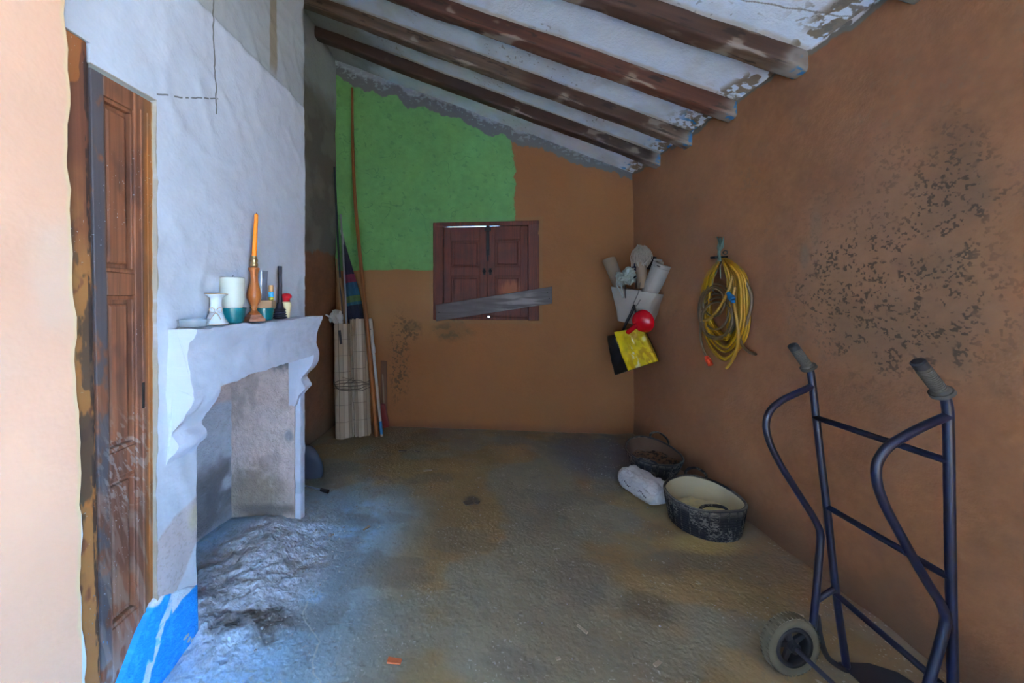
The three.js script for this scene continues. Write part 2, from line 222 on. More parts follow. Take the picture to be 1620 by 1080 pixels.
// floor
{
  const u = [-2.4, 2.2];
  const hearth = (x, d) => clamp(blob(x, d, -0.98, 1.98, 0.30, 0.55, 0.7)), ash = (x, d) => blob(x, d, -1.2, 1.95, 0.35, 0.5, 0.8);
  const hgt = (x, d) => 0.004 * n3(x * 2.2, d * 2.2, 0.5) + 0.003 * n3(x * 9, d * 9, 3.5) + hearth(x, d) * (0.014 * n3(x * 7, d * 7, 8.5) + 0.011 * n3(x * 17, d * 17, 2.5) + 0.013 * n3(x * 34, d * 34, 6.5) + 0.016) + 0.05 * ash(x, d) + 0.018 * sst(1.66, 1.83, x) * (0.6 + n3(x * 5, d * 5, 7));
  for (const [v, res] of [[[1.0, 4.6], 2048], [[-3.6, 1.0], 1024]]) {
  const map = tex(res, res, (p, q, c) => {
    const x = lerp(u[0], u[1], p), d = lerp(v[0], v[1], q), n = fbm(x * 1.7 + 5, d * 1.7, 4), m = fbm(x * 7, d * 7, 4), f = fbm(x * 40, d * 40, 3);
    set(c, 140, 119, 82); blend(c, 152, 194, 228, sst(-0.02, -0.62, x + 0.5 * (n - 0.5)) * sst(3.1, 2.5, d + 0.5 * (m - 0.5))); gain(c, 0.86 + 0.3 * (n - 0.5) + 0.24 * m);  // skylit blue painted into the left floor, brown base for the shaded side
    blend(c, 158, 146, 112, 0.35 * sst(0.46, 0.6, fbm(x * 2.3 + 31, d * 2.3, 4)) * sst(-0.5, 0.3, x));
    blend(c, 120, 134, 136, 0.45 * sst(0.46, 0.62, fbm(x * 2.0 + 70, d * 2.6 + 4, 4)));
    blend(c, 84, 92, 112, 0.75 * blob(x + 0.3 * (n - 0.5), d + 0.4 * (m - 0.5), 1.3, 3.4, 0.35, 0.5, 1)); blend(c, 92, 80, 62, 0.6 * blob(x + 0.2 * (m - 0.5), d + 0.3 * (n - 0.5), 0.86, 1.76, 0.13, 0.09, 1)); blend(c, 104, 100, 92, 0.4 * sst(0.54, 0.68, fbm(x * 3.3 + 11, d * 4.1 + 3, 4)));
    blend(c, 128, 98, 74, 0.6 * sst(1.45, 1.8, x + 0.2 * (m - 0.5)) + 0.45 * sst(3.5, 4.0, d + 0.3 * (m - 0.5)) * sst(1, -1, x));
    blend(c, 186, 196, 210, 0.75 * hearth(x, d) + 0.3 * ash(x, d)); gain(c, 1 + 0.3 * hearth(x, d) * (f - 0.5));
    const arc = blob(x, d + 0.3 * (m - 0.5), -0.86, 1.62, 0.17, 0.07, 1); blend(c, 74, 70, 66, 0.85 * arc * (0.6 + 0.6 * f));
    blend(c, 104, 100, 92, 0.2 * sst(0.6, 0.75, m) + 0.25 * sst(0.70, 0.78, f));
    blend(c, 70, 66, 62, 0.75 * blob(x, d + 0.05 * (m - 0.5), 0.12, 2.62, 0.05, 0.05, 1));
    blend(c, 196, 198, 192, 0.5 * sst(0.84, 0.9, vn(x * 130, d * 130)) * sst(0.55, 0.7, vn(x * 11, d * 11)));
    const ck = -0.62 + 0.55 * (1.62 - d) + 0.05 * (fbm(d * 9, 2, 3) - 0.5) * 2; if (d < 1.75) blend(c, 190, 196, 190, 0.55 * sst(0.006, 0.002, Math.abs(x - ck)));
    blend(c, 196, 172, 104, 0.55 * clamp(blob(x, d + 0.06 * (m - 0.5), 1.40, 2.16, 0.22, 0.08, 1)));
  });
  const bump = tex(res, res, (p, q, c) => { const x = lerp(u[0], u[1], p), d = lerp(v[0], v[1], q), k = 0.20 + 0.5 * hearth(x, d) + 0.16 * sst(-0.2, -0.7, x); const h = 128 + 220 * k * (0.5 * (fbm(x * 22, d * 22, 4) - 0.5) + 0.5 * (fbm(x * 75, d * 75, 3) - 0.5)); set(c, h, h, h); }, false);
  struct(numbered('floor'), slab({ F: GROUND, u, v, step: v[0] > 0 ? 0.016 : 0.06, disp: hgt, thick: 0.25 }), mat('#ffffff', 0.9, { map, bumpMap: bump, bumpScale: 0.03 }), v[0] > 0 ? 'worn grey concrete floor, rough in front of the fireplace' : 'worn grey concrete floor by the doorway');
  }
  struct('ground', new THREE.BoxGeometry(40, 0.2, 40).translate(22.28, -0.16, 0), mat('#cfc8ba', 1), 'sunlit yard outside the doorway');
}
// sloping ceiling between the beams
const BEAMS = [3.378, 2.928, 2.467, 1.965, 1.44, 1.0, 0.52, 0.03, -0.46, -0.95, -1.44, -1.93, -2.42, -2.9];
{
  const u = [-0.5, 3.75], v = [-3.6, 4.6];
  const map = tex(2048, 2048, (p, q, c) => {
    const s = lerp(u[0], u[1], p), d = lerp(v[0], v[1], q), n = fbm(s * 3, d * 3, 4), m = fbm(s * 14, d * 14, 3);
    set(c, 226, 240, 255); gain(c, 1 + 0.08 * (n - 0.5) + 0.04 * (m - 0.5)); blend(c, 196, 204, 210, 0.5 * sst(0.5, 0.7, n));
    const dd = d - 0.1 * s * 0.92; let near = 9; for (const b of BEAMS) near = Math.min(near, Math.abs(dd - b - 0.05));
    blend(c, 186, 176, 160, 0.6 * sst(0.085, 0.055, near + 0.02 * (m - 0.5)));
    const e = s - 0.05 - 0.09 * fbm(d * 6, 3, 3); blend(c, 138, 128, 112, sst(0.04, -0.02, e) * sst(0.47, 0.54, fbm(s * 24, d * 24, 3)));
    blend(c, 120, 116, 108, 0.85 * sst(0.58, 0.63, fbm(s * 30, d * 30, 3)) * sst(0.30, 0.05, s) * sst(0.5, 0.6, vn(d * 3, 1.5)));
    blend(c, 40, 132, 206, 0.9 * sst(0.66, 0.70, fbm(s * 17 + 40, d * 17, 2)) * sst(0.22, 0.05, s) * sst(2.3, 2.6, d));
    const ck = d - 1.72 - 0.25 * s - 0.05 * fbm(s * 7, 2, 3); if (s < 0.6) blend(c, 120, 120, 116, 0.7 * sst(0.005, 0.002, Math.abs(ck)));
    blend(c, 120, 124, 128, 0.5 * sst(0.85, 0.9, vn(s * 50, d * 50)) * sst(0.6, 0.75, vn(s * 3, d * 3)));
    blend(c, 128, 132, 132, 0.7 * sst(2.7, 3.3, s + 0.6 * (n - 0.5)) * sst(2.4, 3.4, d));
  });
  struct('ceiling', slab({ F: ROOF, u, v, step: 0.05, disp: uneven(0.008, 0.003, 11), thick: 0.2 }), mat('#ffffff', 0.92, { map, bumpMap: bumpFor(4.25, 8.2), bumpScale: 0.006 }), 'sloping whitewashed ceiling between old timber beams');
  const wood = (tone, o) => tex(1024, 128, (p, q, c) => {
    const s = p * 4, t = q * 0.44, g = fbm(s * 1.6 + o, t * 90, 4), n = fbm(s * 3 + o, t * 9, 4); set(c, ...tone); gain(c, 0.7 + 0.6 * g);
    blend(c, 60, 34, 26, 0.6 * sst(0.5, 0.65, fbm(s * 1.1 + o * 2, t * 3, 3)));
    const top = Math.min(q, 1 - q) * 2; blend(c, 150, 140, 128, 0.8 * sst(0.30 + 0.5 * (n - 0.5), 0.12, top)); blend(c, 156, 146, 134, 0.7 * sst(0.66, 0.72, n)); blend(c, 150, 142, 132, 0.6 * sst(0.6, 0.68, fbm(s * 9 + o, t * 26, 3)) * sst(0.7, 0.2, top)); blend(c, 36, 24, 18, 0.7 * sst(0.70, 0.76, fbm(s * 7 + o, t * 60, 3)));
    blend(c, 150, 144, 136, 0.75 * sst(0.20, 0.08, s + 0.3 * (n - 0.5)) * sst(0.3, 0.5, n + 0.1)); blend(c, 40, 110, 170, 0.8 * sst(0.09, 0.05, s) * sst(0.60, 0.66, fbm(s * 40 + o, t * 40, 2)));
    if (o === 1) { blend(c, 60, 40, 32, 0.7 * sst(1.5, 1.65, s)); }
  });
  const tones = [[66, 52, 44], [94, 76, 62], [90, 54, 40], [96, 76, 58]];
  const beamLabels = ['dark split roof beam beside the green wall, farthest of the beams', 'greyish roof beam second from the end wall', 'reddish brown roof beam third from the end wall', 'thick pale-streaked roof beam nearest of those in full view'];
  BEAMS.forEach((d, k) => {
    const N = 90, M = 20, pos = [], uv = [], idx = [], L = 3.7;
    for (let i = 0; i <= N; i++) for (let j = 0; j <= M; j++) {
      const s = -0.06 + L * i / N, a = j / M * 2 * Math.PI, ca = Math.cos(a), sa = Math.sin(a), e = 0.42, wx = 0.050 * (1 + 0.16 * n3(s * 1.3, k * 7, 2)), wy = 0.056 * (1 + 0.14 * n3(s * 1.1, k * 5, 9));
      const y = Math.sign(ca) * Math.abs(ca) ** e * wx, z = Math.sign(sa) * Math.abs(sa) ** e * wy, r = 1 + 0.10 * n3(s * 5, ca * 2 + k * 9, sa * 2) + 0.04 * n3(s * 16, ca * 4, sa * 4 + k);
      const ww = W(ROOF, s, 0, 0), dep = d + 0.05 + 0.1 * (1.83 - ww.x);
      const q = W(ROOF, s, dep + y * r + 0.012 * n3(s * 0.8, k * 3, 1), 0.046 + z * r + 0.008 * n3(s, k * 3, 5)); pos.push(q.x, q.y, q.z); uv.push(s / 4 + 0.015, j / M);
    }
    for (let i = 0; i < N; i++) for (let j = 0; j < M; j++) { const a = i * (M + 1) + j, b = a + M + 1; idx.push(a, a + 1, b, b, a + 1, b + 1); }
    for (const [i, f] of [[0, 1], [N, 0]]) { const c = pos.length / 3, o = i * (M + 1); let x = 0, y = 0, z = 0; for (let j = 0; j < M; j++) { x += pos[3 * (o + j)]; y += pos[3 * (o + j) + 1]; z += pos[3 * (o + j) + 2]; } pos.push(x / M, y / M, z / M); uv.push(0, 0.5); for (let j = 0; j < M; j++) f ? idx.push(c, o + j + 1, o + j) : idx.push(c, o + j, o + j + 1); }
    const g = new THREE.BufferGeometry(); g.setAttribute('position', new THREE.Float32BufferAttribute(pos, 3)); g.setAttribute('uv', new THREE.Float32BufferAttribute(uv, 2)); g.setIndex(idx); g.computeVertexNormals();
    const m = k < 5 ? mat('#ffffff', 0.85, { map: wood(tones[k % 4], k + 1) }) : (BEAMS.m ??= mat('#7a5c48', 0.9));
    struct(numbered('ceiling_beam'), g, m, beamLabels[k]);
  });
}

// ---------------------------------------------------------------- door in the left wall
const L = (g) => g.applyMatrix4(LEFT);
const box = (x0, x1, y0, y1, z0, z1, r = 0.003) => rbox(x1 - x0, y1 - y0, z1 - z0, r).translate((x0 + x1) / 2, (y0 + y1) / 2, (z0 + z1) / 2);
{
  const map = tex(512, 2048, (p, q, c) => {                         // brown varnish, bleached and scuffed
    const x = 1.04 + p * 0.34, y = q * 2.2, g = fbm(x * 130, y * 2.5, 4), n = fbm(x * 12, y * 5, 4), m = fbm(x * 40, y * 18, 3);
    set(c, 128, 78, 52); gain(c, 0.7 + 0.6 * g); blend(c, 70, 44, 36, 0.5 * sst(0.5, 0.7, n));
    const post = x < 1.142;
    if (post) { const lo = sst(1.75, 1.35, y + 0.5 * (n - 0.5)); blend(c, 104, 62, 46, 0.6 * (1 - lo)); blend(c, 172, 116, 62, 0.9 * lo * sst(0.22, 0.42, m)); blend(c, 70, 58, 50, 0.75 * lo * sst(0.52, 0.62, fbm(x * 26 + 4, y * 12, 4)) * sst(0.5, 0.8, y)); blend(c, 190, 112, 50, 0.6 * sst(0.6, 0.66, n)); if (x > 1.122) blend(c, 40, 30, 30, 0.7 * sst(0.4, 0.55, fbm(x * 60, y * 22, 3)));}
    else {
      blend(c, 70, 72, 80, 0.8 * sst(1.194, 1.178, x + 0.02 * (n - 0.5)) * sst(0.40, 0.62, m + 0.25 * sst(0.9, 1.6, y)));
      blend(c, 166, 96, 34, 0.7 * sst(1.318, 1.335, x + 0.03 * (n - 0.5))); blend(c, 96, 70, 50, 0.5 * sst(0.55, 0.7, fbm(x * 20, y * 6 + 8, 3)) * sst(1.3, 1.34, x));
      const low = sst(1.35, 0.5, y); blend(c, 142, 122, 112, 0.5 * low * sst(0.48, 0.66, fbm(x * 60 + y * 14, y * 9, 4)));
      blend(c, 158, 152, 152, 0.55 * sst(0.55, 0.64, fbm(x * 90 + y * 60, y * 20 - x * 30, 3)) * blob(x, y, 1.25, 0.84, 0.09, 0.16, 1));
      blend(c, 170, 160, 158, 0.7 * sst(0.42, 0.1, y + 0.15 * (n - 0.5)) * sst(0.4, 0.6, m));
      blend(c, 186, 178, 160, 0.8 * sst(1.352, 1.358, x + 0.01 * (fbm(y * 18, 3, 3) - 0.5)));
    }
    blend(c, 190, 196, 210, 0.7 * sst(0.92, 0.96, vn(x * 240, y * 170)) * sst(0.45, 0.6, vn(x * 9, y * 7)));
    blend(c, 44, 140, 210, 0.85 * sst(0.955, 0.97, vn(x * 150 + 9, y * 100)) * sst(1.0, 0.4, y) * (x < 1.18 ? 1 : 0));
  });
  const m = mat('#ffffff', 0.62, { map, bumpMap: map, bumpScale: 0.0012 }), iron = mat('#1d1a1a', 0.6, { metalness: 0.6 });
  const door = thing('door_1', 'narrow brown panelled door with bleached and peeling varnish', null, W(LEFT, 1.25, 0, -0.03), null, 'structure');
  const lean = (g) => { const p = g.attributes.position; for (let i = 0; i < p.count; i++) { const s = p.getX(i), k = 1 - p.getY(i) / 2.12; p.setX(i, s + k * lerp(0.048, 0.010, clamp((s - 1.1) / 0.26))); } g.computeVertexNormals(); return g; };   // the old frame has sagged out of plumb
  const piece = (name, g, label, parent = door) => part(parent, name, L(lean(planar(g, 1.04, 0, 0.34, 2.2))), m, label);
  piece('door_post', roughen(box(1.03, 1.134, 0, 2.162, -0.09, 0.0, 0.005), 0.002, 9), 'flaking brown door post with ochre bare patches');
  piece('door_bead', roughen(box(1.1345, 1.1465, 0, 2.11, -0.09, -0.010, 0.003), 0.001, 11));
  const Z = -0.007, T = -0.046;
  piece('stile', box(1.1485, 1.188, 0.0, 2.098, T, Z, 0.003)); piece('stile', box(1.288, 1.362, 0.0, 2.098, T, Z, 0.003));
  for (const [a, b] of [[2.035, 2.098], [1.41, 1.485], [0.82, 0.905], [0.0, 0.34]]) piece('rail', box(1.188, 1.288, a, b, T + 0.001, Z - 0.001, 0.003));
  for (const [a, b] of [[1.485, 2.035], [0.905, 1.41], [0.34, 0.82]]) {
    const pn = piece('panel', box(1.186, 1.290, a - 0.002, b + 0.002, T + 0.002, T + 0.014, 0.001));
    piece('raised_field', prism([[1.203, a + 0.028], [1.273, a + 0.028], [1.273, b - 0.028], [1.203, b - 0.028]], 0.022, 0.009).translate(0, 0, T + 0.004), null, pn);
    piece('moulding', merge([box(1.188, 1.196, a, b, Z - 0.026, Z - 0.006, 0.003), box(1.280, 1.288, a, b, Z - 0.026, Z - 0.006, 0.003), box(1.188, 1.288, a, a + 0.014, Z - 0.026, Z - 0.006, 0.003), box(1.188, 1.288, b - 0.014, b, Z - 0.026, Z - 0.006, 0.003)]), null, pn);
  }
  piece('groove_bead', merge([box(1.310, 1.316, 0.3, 2.05, Z - 0.004, Z + 0.004, 0.002), box(1.336, 1.340, 0.3, 2.05, Z - 0.004, Z + 0.003, 0.002)]));
  part(door, 'keyhole_plate', L(merge([box(1.318, 1.325, 1.02, 1.11, Z - 0.003, Z + 0.005, 0.002)])), iron, 'dark narrow keyhole plate');
}
// ---------------------------------------------------------------- fireplace
{
  const white = tex(1024, 1024, (p, q, c) => { const x = 1.3 + p * 1.2, y = q * 1.35, n = fbm(x * 5, y * 5, 4) - 0.5, m = fbm(x * 22, y * 22, 3) - 0.5; set(c, 186, 190, 202); gain(c, 1 + 0.07 * n + 0.06 * m); blend(c, 150, 160, 172, 0.5 * sst(0.62, 0.72, fbm(x * 14, y * 9 + 4, 3)) * sst(0.9, 0.6, y)); });
  const wm = mat('#ffffff', 0.7, { map: white, bumpMap: bumpFor(1.2, 1.35, 0.7), bumpScale: 0.003 });
  const fp = thing('fireplace', 'whitewashed plaster fireplace with a scrolled mantel and sooty empty firebox', 'fireplace', W(LEFT, 1.9, 0, 0.04));
  const prof = [[1.287, 0.122], [1.272, 0.123], [1.25, 0.112], [1.225, 0.098], [1.19, 0.089], [1.14, 0.089], [1.09, 0.098], [1.05, 0.106], [1.01, 0.103], [0.97, 0.082], [0.935, 0.048], [0.912, 0.031], [0.894, 0.031], [0.878, 0.046], [0.86, 0.056], [0.842, 0.050], [0.822, 0.030], [0.80, 0.013], [0.77, 0.002], [0.74, -0.012]];
  const curve = new THREE.SplineCurve(prof.map(([y, z]) => new THREE.Vector2(z, y))), fine = curve.getPoints(90);
  function sweep(pts, s0, s1, steps, amp) {                         // outline (out of the wall, up) drawn along the wall
    const sh = new THREE.Shape(pts), g = new THREE.ExtrudeGeometry(sh, { depth: s1 - s0, steps, bevelEnabled: false }); g.rotateY(-Math.PI / 2).translate(s1, 0, 0);
    const q = mergeVertices(g, 1e-4); roughen(q, amp, 11); roughen(q, amp * 0.5, 34, 4); return smooth(q, 38);
  }
  const topPts = fine.filter((p) => p.y >= 1.047), corb = fine.filter((p) => p.y <= 1.062), subdiv = (a, b, n) => Array.from({ length: n - 1 }, (_, i) => a.clone().lerp(b, (i + 1) / n));
  const closed = (pts) => { const a = pts[pts.length - 1], b = pts[0], lo = new THREE.Vector2(-0.05, a.y), hi = new THREE.Vector2(-0.05, b.y); return [...pts, ...subdiv(a, lo, 8), lo, hi, ...subdiv(hi, b, 8)]; };
  const put = (name, g, label) => part(fp, name, L(planar(g, 1.3, 0, 1.2, 1.35)), wm, label);
  put('mantel', sweep(closed(topPts), 1.405, 2.428, 70, 0.009), 'thick whitewashed mantel with a moulded edge');
  put('corbel', sweep(closed(corb), 1.405, 1.54, 14, 0.010), 'near scrolled corbel'); put('corbel', sweep(closed(corb), 2.345, 2.428, 9, 0.008), 'far scrolled corbel');
  put('jamb', smooth(roughen(mergeVertices(prism([[2.373, 0], [2.43, 0], [2.43, 0.82], [2.373, 0.82]], 0.05, 0.008).translate(0, 0, -0.04)), 0.002, 10)), 'white far jamb');
  const sooty = (o, fn) => tex(512, 1024, (p, q, c) => { const n = fbm(p * 4 + o, q * 6, 4), m = fbm(p * 22, q * 40 + o, 4); fn(p, q, c, n, m); gain(c, 0.93 + 0.14 * m); blend(c, 118, 106, 102, 0.3 * sst(0.7, 0.78, fbm(p * 70 + o, q * 150, 3))); blend(c, 136, 122, 114, 0.35 * sst(0.52, 0.7, fbm(p * 5 + o, q * 9 + 3, 4))); });
  const cheek = sooty(3, (p, q, c, n, m) => { set(c, 196, 176, 168); blend(c, 150, 134, 116, 0.85 * blob(p + 0.2 * (n - 0.5), q + 0.1 * (m - 0.5), 0.45, 0.16, 0.42, 0.14, 1)); blend(c, 108, 98, 92, 0.8 * blob(p, q + 0.04 * (n - 0.5), 0.65, 0.075, 0.42, 0.035, 1)); blend(c, 188, 186, 180, 0.8 * sst(0.05, 0.0, q)); blend(c, 84, 88, 92, 0.9 * blob(p + 0.2 * (n - 0.5), q + 0.06 * (m - 0.5), 0.80, 0.93, 0.34, 0.09, 0.8)); blend(c, 104, 102, 100, 0.6 * blob(p, q, 0.02, 0.8, 0.1, 0.25, 1) * sst(0.4, 0.6, n)); blend(c, 120, 124, 132, 0.7 * blob(p, q, 0.93, 0.48, 0.05, 0.03, 1)); });
  const backTex = sooty(9, (p, q, c, n, m) => { set(c, 172, 174, 180); blend(c, 190, 170, 162, sst(0.64, 0.68, q + 0.1 * (n - 0.5))); blend(c, 92, 86, 86, 0.8 * sst(0.42, 0.3, q + 0.2 * (n - 0.5)) * sst(0.35, 0.6, n + 0.15)); blend(c, 150, 154, 162, 0.8 * sst(0.1, 0.02, q + 0.1 * (n - 0.5))); });
  const dark = mat('#57534f', 1), D = 0.44, lump = (g) => roughen(g, 0.006, 12);
  const fbp = (name, g, map, label) => part(fp, name, L(g), map ? mat('#ffffff', 1, { map, bumpMap: bumpFor(0.5, 1, 1.6), bumpScale: 0.012 }) : dark, label);
  const pl = (w, h) => new THREE.BoxGeometry(w, h, 0.08, 24, 40, 1);
  fbp('firebox_wall', lump(pl(D + 0.04, 1.16).rotateY(-Math.PI / 2).translate(FIRE[1] + 0.022, 0.57, -D / 2 - 0.045)), cheek, 'pinkish cement firebox cheek with brown stains');
  fbp('firebox_wall', lump(pl(D + 0.04, 1.16).rotateY(Math.PI / 2).translate(FIRE[0] - 0.024, 0.57, -D / 2 - 0.045)), backTex);
  fbp('firebox_wall', lump(pl(0.9, 1.16).translate((FIRE[0] + FIRE[1]) / 2, 0.57, -D - 0.04)), backTex, 'grey sooty firebox back');
  fbp('firebox_roof', lump(new THREE.BoxGeometry(0.88, 0.08, D, 20, 1, 10).translate((FIRE[0] + FIRE[1]) / 2, 1.07, -D / 2 - 0.01)), null);
  // flared foot of the chimney wall, daubed blue
  const blue = tex(512, 512, (p, q, c) => { const x = 1.1 + p * 0.5, y = q * 0.5, n = fbm(x * 14, y * 14, 4), m = fbm(x * 50, y * 50, 3); const top = y - 0.245 - 0.09 * (n - 0.5) + 0.9 * Math.max(0, 1.40 - x) * (x > 1.3 ? 1 : 1) - 0.0; set(c, 196, 204, 214);
    const b = sst(0.008, -0.008, y - (x > 1.42 ? 0.23 + 0.10 * (n - 0.5) + 0.25 * (x - 1.5) : 0.32 - 1.5 * Math.max(0, 1.30 - x) + 0.06 * (n - 0.5)));
    blend(c, 12, 138, 226, b); blend(c, 190, 200, 214, b * 0.95 * sst(0.026, 0.016, Math.abs((x - 1.335) - 0.55 * (y - 0.12) + 0.04 * (n - 0.5))) * sst(0.34, 0.44, fbm(x * 30, y * 22 + 5, 3))); blend(c, 60, 168, 238, b * 0.5 * sst(0.5, 0.7, m)); });
  const foot = smooth(roughen(mergeVertices(new THREE.ExtrudeGeometry(new THREE.Shape([[1.12, 0], [1.556, 0], [1.556, 0.10], [1.55, 0.24], [1.50, 0.27], [1.42, 0.31], [1.375, 0.335], [1.345, 0.325], [1.29, 0.265], [1.235, 0.18], [1.18, 0.10]].map(([x, y]) => new THREE.Vector2(x, y))), { depth: 0.03, steps: 3, bevelEnabled: true, bevelThickness: 0.014, bevelSize: 0.012, bevelSegments: 3, bevelOffset: -0.012 })), 0.004, 14), 50).translate(0, 0, -0.032);
  part(fp, 'skirting', L(planar(foot, 1.1, 0, 0.5, 0.5)), mat('#ffffff', 0.7, { map: blue, bumpMap: bumpFor(0.5, 0.5, 1.2), bumpScale: 0.008 }), 'bright blue daubed plaster foot with a pale bare streak');
}
// ---------------------------------------------------------------- window with shutters
const B = (g) => g.applyMatrix4(BACK);
const woodTex = (r, g, b, o, alongY = true) => tex(256, 512, (p, q, c) => { const x = alongY ? p : q, y = alongY ? q : p, gr = fbm(x * 40 + o, y * 4, 4), n = fbm(x * 5 + o, y * 7, 4); set(c, r, g, b); gain(c, 0.66 + 0.68 * gr); gain(c, 0.85 + 0.3 * n); });
{
  const map = tex(512, 512, (p, q, c) => { const x = p, y = q, gr = fbm(x * 110, y * 6, 4), n = fbm(x * 9, y * 9, 4); set(c, 104, 42, 20); gain(c, 0.62 + 0.6 * gr + 0.2 * (n - 0.5)); blend(c, 58, 28, 24, 0.4 * sst(0.5, 0.75, n)); blend(c, 176, 104, 58, 0.75 * blob(x + 0.1 * (n - 0.5), y + 0.15 * (gr - 0.5), 0.745, 0.30, 0.10, 0.09, 1)); blend(c, 150, 120, 108, 0.35 * sst(0.93, 0.97, vn(x * 170, y * 170))); });
  const m = mat('#ffffff', 0.6, { map, bumpMap: map, bumpScale: 0.0015 }), iron = mat('#17161a', 0.5, { metalness: 0.5 });
  const at = (x, y) => hit(BACK, x, y), x0 = winL.x, x1 = winR.x, y0 = winR.y, y1 = winL.y;
  const win = thing('window_1', 'closed reddish brown panelled shutters in a wooden frame', null, W(BACK, (x0 + x1) / 2, y0, -0.03), null, 'structure');
  const piece = (p, name, g, label) => part(p, name, B(planar(g, x0, y0, x1 - x0, y1 - y0)), m, label);
  const fx0 = at(700, 400).x, fx1 = at(837, 400).x, head = at(770, 357).y;
  for (const [a, b] of [[x0, fx0 + 0.008], [fx1 - 0.008, x1]]) piece(win, 'window_frame', roughen(box(a, b, y0, y1, -0.11, 0.004, 0.006), 0.002, 8));
  piece(win, 'window_frame', roughen(box(x0, x1, head, y1, -0.11, 0.006, 0.006), 0.002, 8)); piece(win, 'window_frame', roughen(box(fx0, fx1, y0, y0 + 0.028, -0.11, -0.035, 0.005), 0.002, 8));
  function leaf(a, b, y0l, y1l, lockRight) {
    const p = piece(win, 'shutter', box(a, a + 0.075, y0l, y1l, -0.055, -0.02, 0.004)), st = 0.075, mid = at(770, 429).y;
    piece(p, 'stile', box(b - st, b, y0l, y1l, -0.055, -0.02, 0.004));
    for (const [u, v] of [[y1l - 0.14, y1l], [mid - 0.045, mid + 0.045], [y0l, y0l + 0.1]]) piece(p, 'rail', box(a + st, b - st, u, v, -0.054, -0.021, 0.004));
    for (const [u, v] of [[mid + 0.045, y1l - 0.14], [y0l + 0.1, mid - 0.045]]) { piece(p, 'panel', merge([box(a + st - 0.004, b - st + 0.004, u - 0.003, v + 0.003, -0.05, -0.042, 0.001), prism([[a + st + 0.03, u + 0.03], [b - st - 0.03, u + 0.03], [b - st - 0.03, v - 0.03], [a + st + 0.03, v - 0.03]], 0.018, 0.007).translate(0, 0, -0.046)])); piece(p, 'moulding', merge([box(a + st, b - st, v - 0.016, v, -0.04, -0.016, 0.004), box(a + st, b - st, u, u + 0.012, -0.04, -0.016, 0.004), box(a + st, a + st + 0.012, u, v, -0.04, -0.016, 0.004), box(b - st - 0.012, b - st, u, v, -0.04, -0.016, 0.004)])); }
    const kx = lockRight ? b - 0.03 : a + 0.03; part(p, 'knob', B(merge([new THREE.SphereGeometry(0.019, 14, 10).translate(kx, mid, 0.016), new THREE.CylinderGeometry(0.007, 0.010, 0.04, 10).rotateX(Math.PI / 2).translate(kx, mid, -0.004), box(kx - 0.013, kx + 0.013, mid - 0.035, mid + 0.035, -0.022, -0.016, 0.002)])), iron, 'small black iron knob');
    for (const hy of [y1l - 0.17, y0l + 0.16]) part(p, 'hinge', B(box(lockRight ? a - 0.012 : b - 0.002, lockRight ? a + 0.002 : b + 0.012, hy - 0.045, hy + 0.045, -0.035, -0.006, 0.003)), iron);
  }
  for (const [a, b, u, v] of [[x0 + 0.01, fx0 + 0.045, y0, y1], [fx1 - 0.045, x1 - 0.01, y0, y1], [x0, at(773, 497).x - 0.008, y0, y0 + 0.075], [at(773, 497).x + 0.008, at(843, 493).x - 0.004, y0, y0 + 0.075], [at(843, 493).x + 0.004, x1, y0, y0 + 0.075], [at(790, 360).x, x1, head - 0.04, y1]]) piece(win, 'window_stop', box(a, b, u, v, -0.085, -0.058, 0.002));
  piece(win, 'window_stop', box(at(771, 400).x - 0.03, at(771, 400).x + 0.03, y0 + 0.05, head - 0.016, -0.085, -0.058, 0.002));
  const mx = at(771, 400).x; leaf(fx0 + 0.012, mx - 0.004, y0 + 0.045, head - 0.005, true); leaf(mx + 0.001, fx1 - 0.012, y0 + 0.042, head - 0.003, false);
  part(win, 'shutter_bolt', B(merge([box(mx - 0.012, mx + 0.022, y1 - 0.36, head, -0.022, -0.002, 0.004), box(mx - 0.03, mx + 0.04, y1 - 0.10, y1 - 0.07, -0.02, 0.004, 0.004), box(mx - 0.006, mx + 0.014, y1 - 0.42, y1 - 0.3, -0.02, 0.006, 0.005)])), iron, 'black iron bolt between the shutters');
  const grey = tex(512, 128, (p, q, c) => { const g = fbm(p * 5, q * 22, 4), n = fbm(p * 12, q * 4 + 7, 4); set(c, 104, 98, 98); gain(c, 0.8 + 0.4 * g); blend(c, 168, 162, 158, 0.6 * blob(p, q + 0.2 * (n - 0.5), 0.74, 0.5, 0.2, 0.2, 1) * sst(0.4, 0.6, g)); blend(c, 92, 88, 88, 0.3 * sst(0.6, 0.75, n)); });
  const c = [[689, 482], [873.5, 453], [873.5, 480], [690, 508]].map(([x, y]) => hit(BACK, x, y, 0.03)), q = c.map((p) => [p.x, p.y]);
  const nails = [[694, 494], [866, 462], [869, 472]].map(([x, y]) => { const p = hit(BACK, x, y, 0.05); return new THREE.CylinderGeometry(0.006, 0.006, 0.006, 10).rotateX(Math.PI / 2).translate(p.x, p.y, 0.0375); });
  const plank = thing('plank', 'grey weathered plank nailed slantwise across the lower shutters', 'plank', W(BACK, (q[0][0] + q[1][0]) / 2, q[3][1], 0.02));
  part(plank, 'board', B(planar(roughen(prism(q.reverse(), 0.026, 0.003).translate(0, 0, 0.011), 0.0015, 9), q[3][0], q[3][1] - 0.3, q[1][0] - q[3][0], 0.6)), mat('#ffffff', 0.9, { map: grey, bumpMap: grey, bumpScale: 0.002 }));
  for (const n of nails) part(plank, 'nail', B(n), iron);
}

